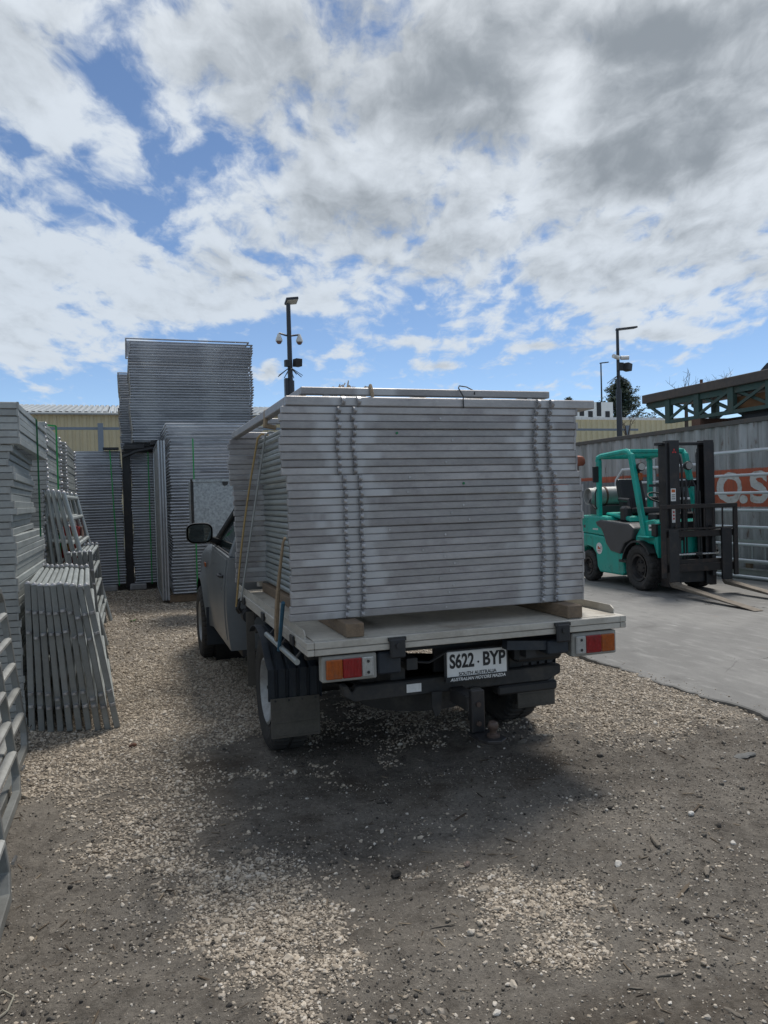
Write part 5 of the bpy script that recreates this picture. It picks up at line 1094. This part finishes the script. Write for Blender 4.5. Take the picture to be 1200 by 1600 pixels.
# ------------------------------------------------------------------ the forklift
def forklift():
    t = thing('forklift', (8.21, 10.2, .03), 'teal green forklift with black mast and gas bottle, parked on the concrete', 'forklift', world=False, rz=rad(-4))
    def B(n, m, lo, hi, par=None, **k): return MB().box(lo, hi).build(n, m, par or t, **k)
    for s in (-1, 1): wheel((s * .475, 0, .365), .365, .235, s, t, rm=BLACKP, rr=.21, nblk=20, forkl=True)
    for s in (-1, 1): wheel((s * .46, 1.62, .275), .275, .19, s, t, rm=BLACKP, rr=.15, nblk=18, forkl=True)
    # bodywork
    MB().prism([(.44, .24), (.52, .19), (1.22, .19), (1.30, .28), (1.34, .50), (1.45, .60), (1.62, .63), (1.8, .60), (1.95, .45), (2.0, .30), (2.16, .32), (2.20, .86), (1.5, .84), (.80, .80), (.60, .66), (.48, .45)], 'x', -.545, .545).build('lower_body', TEAL, t, bevel=.03, seg=2)
    MB().prism([(.78, .805), (1.5, .845), (2.20, .865), (2.18, 1.03), (2.05, 1.16), (1.25, 1.165), (.98, 1.15), (.90, 1.02), (.80, .95)], 'x', -.54, .54).build('counterweight', TEAL, t, bevel=.035, seg=2)
    MB().prism([(.12, .98), (.26, 1.05), (1.15, 1.10), (1.32, 1.06), (1.26, .99), (1.14, .95), (1.06, .86), (.98, .70), (.84, .58), (.55, .54), (.42, .72), (.2, .80)], 'x', -.565, .565).build('side_cover', GREYP, t, bevel=.03, seg=2)
    MB().prism([(.45, 1.065), (1.2, 1.17), (1.2, 1.22), (.5, 1.16)], 'x', -.42, .42).build('hood', TEAL, t, bevel=.02)
    MB().prism([(-.40, .52), (-.40, 1.06), (-.32, 1.13), (-.05, 1.10), (.18, .86), (.2, .64), (.1, .74), (-.3, .74)], 'x', -.50, .50).build('front_cowl', TEAL, t, bevel=.02)
    B('floor', BLACK, (-.48, -.05, .62), (.48, .5, .68)); B('frame', BLACKP, (-.34, -.4, .2), (.34, 1.9, .6)); B('step', BLACK, (-.60, .30, .42), (-.50, .52, .46)); B('step_plate', TEAL, (-.6, -.34, .84), (-.5, -.02, .87), bevel=.01)
    for s in (-1, 1):
        arc = [(.43 * math.cos(a), .365 + .43 * math.sin(a)) for a in [rad(15 + 130 * i / 14) for i in range(15)]]
        MB().grid([[(s * .33, y, z), (s * .61, y, z), (s * .615, y * .97, z - .03)] for y, z in arc]).build('fender', BLACK, t, solid=.015)
    # overhead guard
    for s in (-1, 1):
        x = s * .50
        MB().bar((x, -.10, .84), (x, .26, 2.17), .075, .10, (0, 1, 0)).build('front_pillar', TEAL, t, bevel=.012)
        MB().bar((x, 1.27, 1.15), (x, 1.25, 2.13), .075, .09, (0, 1, 0)).build('rear_pillar', TEAL, t, bevel=.012)
        MB().tube([(x, .26, 2.15), (x, .31, 2.205), (x, .40, 2.225), (x, 1.15, 2.19), (x, 1.26, 2.165), (x, 1.285, 2.10)], .046, 8).build('top_rail', TEAL, t, smooth=True)
    for k in range(6): MB().bar((-.36 + k * .144, .33, 2.225), (-.36 + k * .144, 1.2, 2.195), .02, .045).build('roof_bar', TEAL, t)
    B('roof_front', TEAL, (-.50, .26, 2.185), (.50, .34, 2.25), bevel=.012); B('roof_rear', TEAL, (-.50, 1.20, 2.14), (.50, 1.27, 2.20), bevel=.012)
    # seat, wheel, levers
    MB().prism([(.50, 1.20), (.55, 1.30), (1.00, 1.27), (1.02, 1.18)], 'x', -.24, .24).build('seat', SEATM, t, bevel=.03, seg=2)
    MB().prism([(.95, 1.24), (1.06, 1.24), (1.20, 1.72), (1.16, 1.80), (1.09, 1.78), (.98, 1.45)], 'x', -.23, .23).build('seat_back', SEATM, t, bevel=.035, seg=2)
    for s in (-1, 1): MB().tube([(s * .30, .62, 1.18), (s * .30, .66, 1.42), (s * .30, .95, 1.44)], .035, 8).build('armrest', SEATM, t, smooth=True)
    MB().tube([(.165 * math.cos(a) - .02, .26 + .15 * math.sin(a), 1.46 + .08 * math.sin(a)) for a in [2 * math.pi * i / 24 for i in range(24)]], .014, 8, closed=True).build('steering_wheel', BLACK, t, smooth=True)
    MB().tube([(-.02, -.10, 1.05), (-.02, .26, 1.46)], .03, 8).build('steering_column', BLACK, t); MB().tube([(-.18, .26, 1.46), (.14, .26, 1.46)], .012, 6).build('wheel_spoke', BLACK, t)
    for k in range(4): MB().tube([(.22 + k * .05, -.10, 1.08), (.22 + k * .05, .02, 1.34)], .011, 6).build('lever', BLACK, t)
    B('dash', BLACK, (-.45, -.30, 1.10), (.45, -.08, 1.22), bevel=.02); B('armrest_box', SEATM, (-.44, .55, 1.06), (-.30, .75, 1.33), bevel=.04)
    # gas bottle on its cradle
    MB().lathe([(0, -.44), (.10, -.43), (.165, -.36), (.168, -.30), (.168, .30), (.165, .34), (.10, .42), (0, .43)], (-.02, 1.62, 1.50), (1, 0, 0), 28, False).build('gas_bottle', GASM, t, smooth=True)
    MB().lathe([(.135, -.50), (.15, -.50), (.15, -.40), (.135, -.40)], (-.02, 1.62, 1.50), (1, 0, 0), 24).build('bottle_collar', GASM, t, smooth=True)
    for x in (-.22, .18): MB().lathe([(.169, -.018), (.176, -.018), (.176, .018), (.169, .018)], (x, 1.62, 1.50), (1, 0, 0), 28).build('bottle_strap', RUST if x < 0 else GREYP, t, smooth=True)
    B('bottle_cradle', GREYP, (-.40, 1.48, 1.17), (.36, 1.76, 1.33), bevel=.01); MB().tube([(-.45, 1.62, 1.45), (-.56, 1.5, 1.40), (-.55, 1.35, 1.3), (-.45, 1.3, 1.2)], .016, 6).build('gas_hose', BLACK, t, smooth=True)
    # lamps, mirror
    l = MB().lathe([(0, .04), (.06, .03), (.075, -.03), (.07, -.05), (0, -.05)], (-.42, .14, 1.96), (0, 1, 0), 16, False).build('work_light', BLACK, t, smooth=True); MB().cyl((-.42, .085, 1.96), (0, 1, 0), .058, .012, 14).build('lens', CLEAR, l)
    B('indicator', AMBER, (-.465, .08, 1.74), (-.40, .14, 1.86), bevel=.01); B('lamp_bracket', BLACK, (-.48, .14, 1.72), (-.42, .19, 1.95))
    l = MB().lathe([(0, .04), (.06, .03), (.075, -.03), (.07, -.05), (0, -.05)], (.42, .10, 1.96), (0, 1, 0), 16, False).build('work_light', BLACK, t, smooth=True); MB().cyl((.42, .045, 1.96), (0, 1, 0), .058, .012, 14).build('lens', CLEAR, l)
    B('mirror', BLACK, (-.66, 1.18, 1.74), (-.545, 1.21, 2.02), bevel=.012); MB().bar((-.55, 1.22, 1.95), (-.5, 1.25, 1.95), .02, .02).build('mirror_arm', BLACK, t)
    MB().tube([(-.56, 1.25, 1.28), (-.59, 1.24, 1.35), (-.59, 1.24, 1.55), (-.56, 1.25, 1.62)], .012, 6).build('grab_handle', BLACK, t)
    # mast: outer and inner channels, cross members, cylinders, chains, hoses
    for s in (-1, 1):
        a, b = (.46, .27) ; X = lambda x: s * x
        C = [(X(.425), -.36), (X(.425), -.56), (X(.31), -.56), (X(.31), -.53), (X(.395), -.53), (X(.395), -.39), (X(.31), -.39), (X(.31), -.36)]
        MB().prism(C, 'z', .10, 2.29).build('outer_mast', BLACKP, t, bevel=.004)
        C = [(X(.385), -.42), (X(.385), -.60), (X(.22), -.60), (X(.22), -.575), (X(.355), -.575), (X(.355), -.45), (X(.22), -.45), (X(.22), -.42)]
        MB().prism(C, 'z', .12, 2.325).build('inner_mast', BLACKP, t, bevel=.004)
        MB().tube([(X(.19), -.48, .2), (X(.19), -.48, 1.5), (X(.19), -.48, 1.505), (X(.19), -.48, 2.2)], [.035, .035, .02, .02], 10).build('lift_cylinder', BLACKP, t)
        MB().tube([(X(.46), -.30, .98), (X(.46), -.05, .80)], .03, 8).build('tilt_cylinder', CHROME, t); B('mast_bracket', BLACKP, (min(X(.42), X(.52)), -.40, .86), (max(X(.42), X(.52)), -.28, 1.06), bevel=.01)
        for k in range(2): MB().bar((X(.10 + .05 * k), -.58, .5), (X(.10 + .05 * k), -.56, 1.55), .02, .02, (0, 1, 0)).build('lift_chain', CHASSIS, t)
        MB().tube([(X(.14), -.52, .8), (X(.14), -.54, 1.9), (X(.15), -.50, 2.10), (X(.18), -.46, 2.13), (X(.20), -.44, 2.0), (X(.2), -.44, 1.2)], .016, 6).build('hose', BLACK, t, smooth=True)
        MB().tube([(X(.08), -.55, .9), (X(.08), -.56, 1.62), (X(.05), -.52, 1.72), (X(.02), -.48, 1.6)], .014, 6).build('hose', BLACK, t, smooth=True)
    B('mast_head', BLACKP, (-.52, -.50, 2.255), (.33, -.40, 2.30), bevel=.005); B('mast_crossmember', BLACKP, (-.33, -.42, 1.62), (.33, -.37, 1.72)); B('mast_crossmember', BLACKP, (-.33, -.42, .95), (.33, -.37, 1.08)); B('mast_crossmember', BLACKP, (-.33, -.55, .16), (.33, -.40, .34))
    B('work_bar', BLACK, (-.62, -.44, 1.63), (-.47, -.40, 1.67))
    # carriage, backrest, forks
    FORKM = mat('worn_fork_steel', (.17, .145, .115), .6, .2, .35, 5, .3, 40, dirt=(.06, .045, .035), dscale=4, damt=.6); c = RUSTDK; y = -.68
    for z0, z1 in ((.34, .46), (.86, .96)): B('carriage_bar', c, (-.62, y - .045, z0), (.62, y, z1), bevel=.006)
    for s in (-1, 1): B('carriage_plate', BLACKP, (s * .30 - .03, y + .001, .26), (s * .30 + .03, y + .08, 1.02), bevel=.005)
    y2 = y - .07
    for s in (-1, 1): B('backrest_post', c, (s * .625 - .035, y2 - .02, .26), (s * .625 + .035, y2 + .02, 1.29), bevel=.006)
    B('backrest_bar', c, (-.66, y2 - .021, 1.29), (.66, y2 + .021, 1.355), bevel=.006); B('backrest_bar', c, (-.59, y2 - .012, .975), (.59, y2 + .012, 1.0))
    for x in (-.40, -.26, -.1, .08, .24, .40): B('backrest_upright', c, (x - .009, y2 - .009, 1.001), (x + .009, y2 + .009, 1.289))
    MB().tube([(-.36, y - .03, .60), (.36, y - .03, .60)], .016, 8).build('side_shift_rod', CHROME, t); B('side_shift_body', c, (-.42, y - .02, .46), (.42, y + .03, .52)); MB().cyl((0, y - .03, .60), (1, 0, 0), .03, .1, 10).build('side_shift_block', CHASSIS, t)
    for s in (-1, 1):
        x = s * .46
        f = MB().prism([(y - .0485, .20), (y - .0485, .17), (y - .10, .13), (y - 1.80, .004), (y - 1.82, .010), (y - .15, .18), (y - .10, .20)], 'x', x - .07, x + .07).build('fork', FORKM, t, bevel=.006); MB().box((x - .085, y - .095, .2005), (x + .085, y - .0485, .985)).build('fork_shank', BLACKP, f, bevel=.006)
    # writing and marks
    def sticker(n, o, r, u, w, h, m, par=None, d=.002):
        q = MB(); r, u = Vector(r).normalized(), Vector(u).normalized(); nn = r.cross(u); q.obox(Vector(o), r * w / 2, u * h / 2, nn * d / 2); return q.build(n, m, par or t)
    F = ((1, 0, 0), (0, 0, 1))
    k = sticker('mast_sticker', (-.34, -.5635 - .04, 1.50), *F, .085, .19, WHITEP); sticker('print', (-.34, -.606, 1.56), *F, .06, .045, ORANGEP, k); 
    for z in (1.50, 1.47, 1.44): sticker('print', (-.34, -.606, z), *F, .06, .012, GREYP, k)
    k = sticker('mast_sticker', (-.34, -.6035, 1.20), *F, .06, .24, WHITEP); sticker('print', (-.34, -.606, 1.30), *F, .05, .03, ORANGEP, k)
    for z in (1.24, 1.19, 1.14): sticker('print', (-.34, -.606, z), *F, .028, .028, REDP, k)
    for a in (90, 210, 330):
        d = Vector((math.cos(rad(a)), 0, math.sin(rad(a)))); e = Vector((-d.z, 0, d.x)); o = Vector((-.31, -.6025, 2.155)); s_ = .045
        MB().add([o + d * .004, o + d * s_ * .5 + e * s_ * .29, o + d * s_, o + d * s_ * .5 - e * s_ * .29], [(0, 1, 2, 3)]).build('emblem_diamond', REDP, t, solid=.001)
    S = ((0, -1, 0), (0, 0, 1)); x = -.548
    k = MB().cyl((x, 1.22, .60), (1, 0, 0), .10, .004, 28).build('round_sticker', WHITEP, t); m = lambda y_, z_, xx=-.5515: face_m((xx, y_, z_), (0, -1, 0), (0, 0, 1))
    sticker('print', (-.551, 1.245, .61), *S, .04, .05, ORANGEP, k); sticker('print', (-.551, 1.20, .60), *S, .035, .03, REDP, k); sticker('print', (-.551, 1.22, .555), *S, .10, .012, REDP, k); 
    for z in (.59, .61, .63): sticker('print', (-.5508, 1.155, z), *S, .03, .008, INK, k)
    [sticker('body_mark', (-.5425, 1.42 - .03 * q_, .93), *S, .02, .03, WHITEP) for q_ in range(6)]; sticker('badge', (-.542, 1.72, .97), *S, .06, .05, GREYP)
    k = sticker('cowl_sticker', (-.502, -.26, 1.0), *S, .13, .09, WHITEP); sticker('print', (-.504, -.26, 1.0), *S, .10, .03, GREYP, k); sticker('cowl_sticker', (-.502, -.02, .98), *S, .10, .035, GREYP)
forklift()

# ------------------------------------------------------------------ odds and ends on the ground
def chunk(name, u, v, L, W, H, rz, m, label, cat, seed, flat=False, tilt=0):
    rg = random.Random(seed); mb = MB(); n = 9; rows = []
    for i in range(n):
        f = i / (n - 1); k = (math.sin(math.pi * min(.97, max(.06, f))) ** .35) * rg.uniform(.8, 1.1); x = (f - .5) * L; ring = []
        for j in range(8):
            a = 2 * math.pi * j / 8; ring.append((x + rg.gauss(0, L * .012), math.cos(a) * W / 2 * k * rg.uniform(.85, 1.1), H / 2 + math.sin(a) * H / 2 * k * rg.uniform(.8, 1.1)))
        rows.append(ring + ring[:1])
    mb.grid(rows); mb.f += [tuple(range(8)), tuple(len(mb.v) - 9 + i for i in range(8))]
    o = mb.build(name, m); o.location = (u, v, hz(u, v) - H * .12); o.rotation_euler = (0, tilt, rz); return tag(o, label, cat)
chunk('slate_piece', 3.45, 3.66, .17, .075, .022, .15, SLATE, 'flat pointed piece of grey slate on the dirt near the slab edge', 'stone', 1)
chunk('wood_stub', 2.22, 2.90, .105, .028, .026, 1.25, BARK, 'short grey-brown wood stub lying on the dirt right of centre', 'wood', 2)
chunk('wood_chip', 2.26, 2.62, .075, .026, .014, .9, BARK, 'split grey wood chip nearer the right edge than the stub', 'wood', 3)
chunk('bark_strip', 1.665, 2.11, .10, .018, .010, -.15, BARK, 'thin flat strip of bark low in the right foreground', 'wood', 4)
chunk('bark_strip', 1.51, 2.09, .05, .010, .007, -.5, BARK, 'small splinter just left of the thin bark strip', 'wood', 14)
chunk('dirt_clod', 1.04, 3.08, .05, .035, .03, .5, DARKSTONE, 'dark clod of dirt in the middle of the bare ground', 'clod', 5)
chunk('flat_stone', 1.335, 2.846, .055, .04, .018, .2, PALESTONE, 'biggest pale flat stone at the left tip of the right gravel patch', 'stone', 6)
chunk('pink_stone', 1.36, 3.06, .035, .026, .022, .6, mat('pinkish_stone', (.27, .20, .16), .85, 0, .2, 40), 'pinkish stone just above the biggest pale flat stone', 'stone', 7)
chunk('wood_splinter', 2.48, 4.10, .085, .016, .010, .9, BARK, 'pale wood splinter on the gravel right of the tow ball', 'wood', 8)
chunk('twig', .85, 4.10, .04, .010, .008, -.6, BARK, 'short twig on the dark dirt below the left mudflap', 'twig', 9)
chunk('twig', 1.24, 3.83, .085, .009, .007, -.25, DARKSTONE, 'dark thin twig on the dirt in the shade behind the ute', 'twig', 10)
chunk('bark_piece', 3.13, 4.09, .05, .022, .012, 0, DARKSTONE, 'dark chip of bark on the gravel between ute and slate piece', 'wood', 11)
chunk('brown_stone', -.01, 5.41, .05, .03, .03, .3, RUST, 'brown stone on the pale gravel right of the leaning low panels', 'stone', 12)
chunk('wood_stick', 1.08, 2.67, .10, .008, .007, -.05, BARK, 'thin stick lying across the bare dirt in the foreground', 'stick', 13)
chunk('white_stone', 2.58, 3.09, .035, .028, .022, .4, mat('white_quartz', (.55, .53, .49), .7, 0, .1, 40), 'white quartz stone on the dirt right of the wood stub', 'stone', 15)
chunk('wood_chip', 1.72, 1.89, .06, .02, .01, 1.9, BARK, 'pale chip of wood at the bottom right of the foreground', 'wood', 16)
def weed():
    t = thing('weed', (.02, 11.03, hz(.02, 11.03)), 'tiny bright green weed on the gravel between the stacks and the ute', 'weed'); rg = random.Random(2)
    for k in range(7):
        a = rg.random() * 6.28; d = Vector((math.cos(a), math.sin(a), .5)) * .06; p = Vector((.02, 11.03, hz(.02, 11.03))); w = Vector((-math.sin(a), math.cos(a), 0)) * .014
        MB().add([p, p + d * .6 + w, p + d, p + d * .6 - w], [(0, 1, 2, 3)]).build('leaf', mat('weed_green', (.05, .22, .03), .6), t, solid=.002)
weed()
o = MB().tube([(-.52, 2.72, hz(-.5, 2.7) + .01), (-.44, 2.80, hz(-.44, 2.8) + .012), (-.40, 2.76, hz(-.4, 2.76) + .01), (-.41, 2.69, hz(-.41, 2.69) + .008), (-.47, 2.62, hz(-.47, 2.62) + .008), (-.6, 2.6, .01)], .003, 5).build('twine', mat('pale_twine', (.3, .28, .22), .8), smooth=True); tag(o, 'pale loop of twine on the dirt at the bottom left', 'twine')
